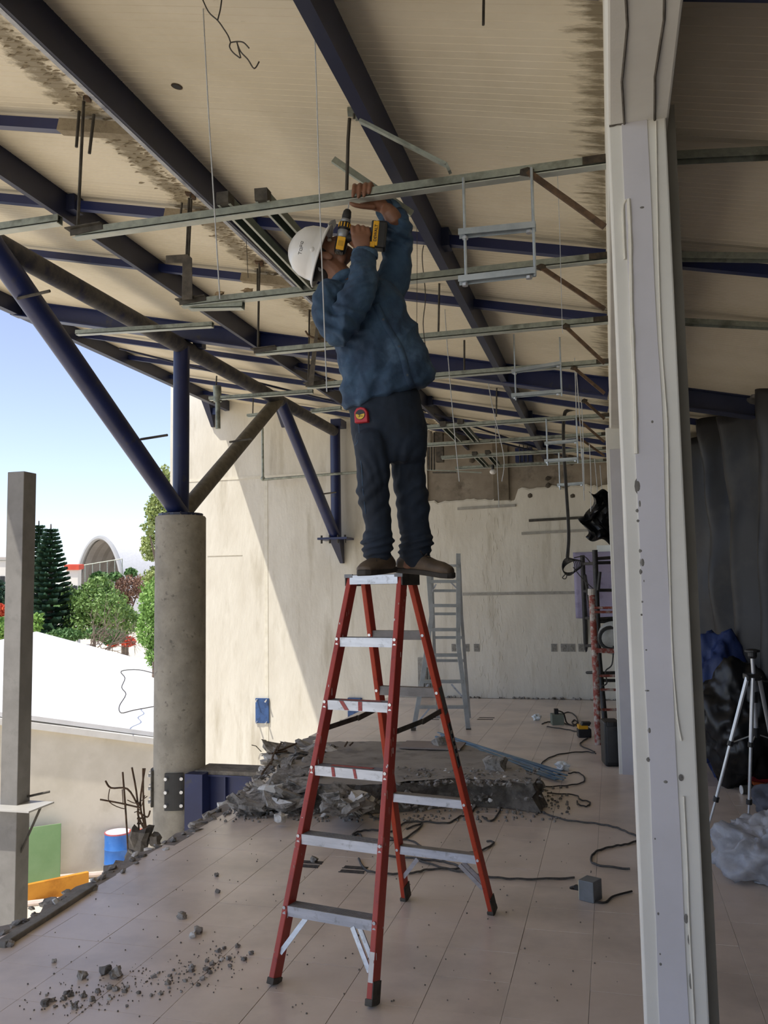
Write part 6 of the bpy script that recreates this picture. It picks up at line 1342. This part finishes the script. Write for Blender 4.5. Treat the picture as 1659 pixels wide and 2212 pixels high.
b = MB(); b.loft([(G(745, 515), da*.024, FW*.02), (G(765, 514), da*.02, FW*.018), (G(790, 511), da*.019, FW*.018), (G(802, 510), da*.026, FW*.024)], 16); b.build('grip', BLACK, t, smooth=True)
MB().obox(G(748, 503), da*.008, gd*.012, FW*.008).build('trigger', YEL, t, bevel=.003)
bx = (G(812, 478)-G(806, 540)).normalized(); bn = bx.cross(FW).normalized(); 
if bn.dot(RT) < 0: bn = -bn
cb_ = G(817, 510)
MB().obox(cb_-bn*.022, bn*.012, bx*.06, FW*.036).build('battery_foot', BLACK, t, bevel=.006)
MB().obox(cb_+bn*.012, bn*.026, bx*.062, FW*.038).build('battery_pack', BLACK, t, bevel=.01)
MB().obox(cb_-bn*.012-FW*.0375, bn*.013, bx*.056, FW*.003).build('battery_side', YEL, t, bevel=.003)
MB().obox(cb_-bn*.022+bx*-.052-FW*.03, bn*.012, bx*.012, FW*.012).build('latch', YEL, t, bevel=.003)
place_text('lettering', 'DEWALT', .019, BLACK, cb_-bn*.011-FW*.0412, bx, -bn, t, .0005, .0004)
t = thing('tape_measure', 'red tape measure with round yellow face clipped to the worker jeans', 'tape measure')
p = jp(781, 897, .014); n_ = (-FW*.93-RT*.37).normalized(); n_.z = 0; n_.normalize(); ux = V((-n_.y, n_.x, 0));
if ux.dot(RT) < 0: ux = -ux
b = MB(); prof = [(-.030, -.035), (.034, -.035), (.034, -.02), (.032, .012), (.02, .03), (0, .036), (-.02, .032), (-.031, .015)]
vs = [p+ux*a+V((0, 0, c))-n_*.016 for a, c in prof]+[p+ux*a+V((0, 0, c))+n_*.014 for a, c in prof]; n = len(prof)
b.add(vs, [tuple(range(n)), tuple(range(2*n-1, n-1, -1))]+[(i, (i+1) % n, n+(i+1) % n, n+i) for i in range(n)]); b.build('case', mat('red tape case', 'b3222c', 'c02c35', 10, .4), t, bevel=.004)
MB().cyl(p+n_*.013, p+n_*.0165, .023, n=28).build('face_ring', BLACK, t); 
b = MB(); q = p+n_*.0175; b.v = [tuple(q)]+[tuple(q+ux*.021*math.cos(a)+V((0, 0, .021))*math.sin(a)) for a in [R_(170)+R_(200)*i/20 for i in range(21)]]; b.f = [(0, i, i+1) for i in range(1, 21)]; b.build('yellow_face', mat('yellow tape face', 'd8b030', 'e0ba3a', 10, .5), t)
place_text('lettering', '5', .022, BLACK, p+n_*.0185-V((0, 0, .004))-ux*.003, ux, V((0, 0, 1)), t, .0004, .0004); place_text('lettering', 'm', .009, BLACK, p+n_*.0185-V((0, 0, .007))+ux*.009, ux, V((0, 0, 1)), t, .0004)
# =============== every thing gets its origin at its base ===============
bpy.context.view_layer.update()
for o in list(sc.collection.objects):
    if o.parent is not None or o.type in ('CAMERA', 'LIGHT'): continue
    if o.type == 'MESH':
        if o.data.users > 1 or tuple(o.location) != (0, 0, 0) or o.children: continue
        co = [v.co for v in o.data.vertices]
        if not co: continue
        base = V(((min(c.x for c in co)+max(c.x for c in co))/2, (min(c.y for c in co)+max(c.y for c in co))/2, min(c.z for c in co)))
        o.data.transform(Matrix.Translation(-base)); o.location = base
    elif o.type == 'EMPTY' and o.children and tuple(o.location) == (0, 0, 0):
        co = [c.matrix_world @ V(q) for c in o.children if c.type == 'MESH' for q in c.bound_box]
        base = V(((min(c.x for c in co)+max(c.x for c in co))/2, (min(c.y for c in co)+max(c.y for c in co))/2, min(c.z for c in co)))
        o.location = base
        for c in o.children: c.location = c.location - base
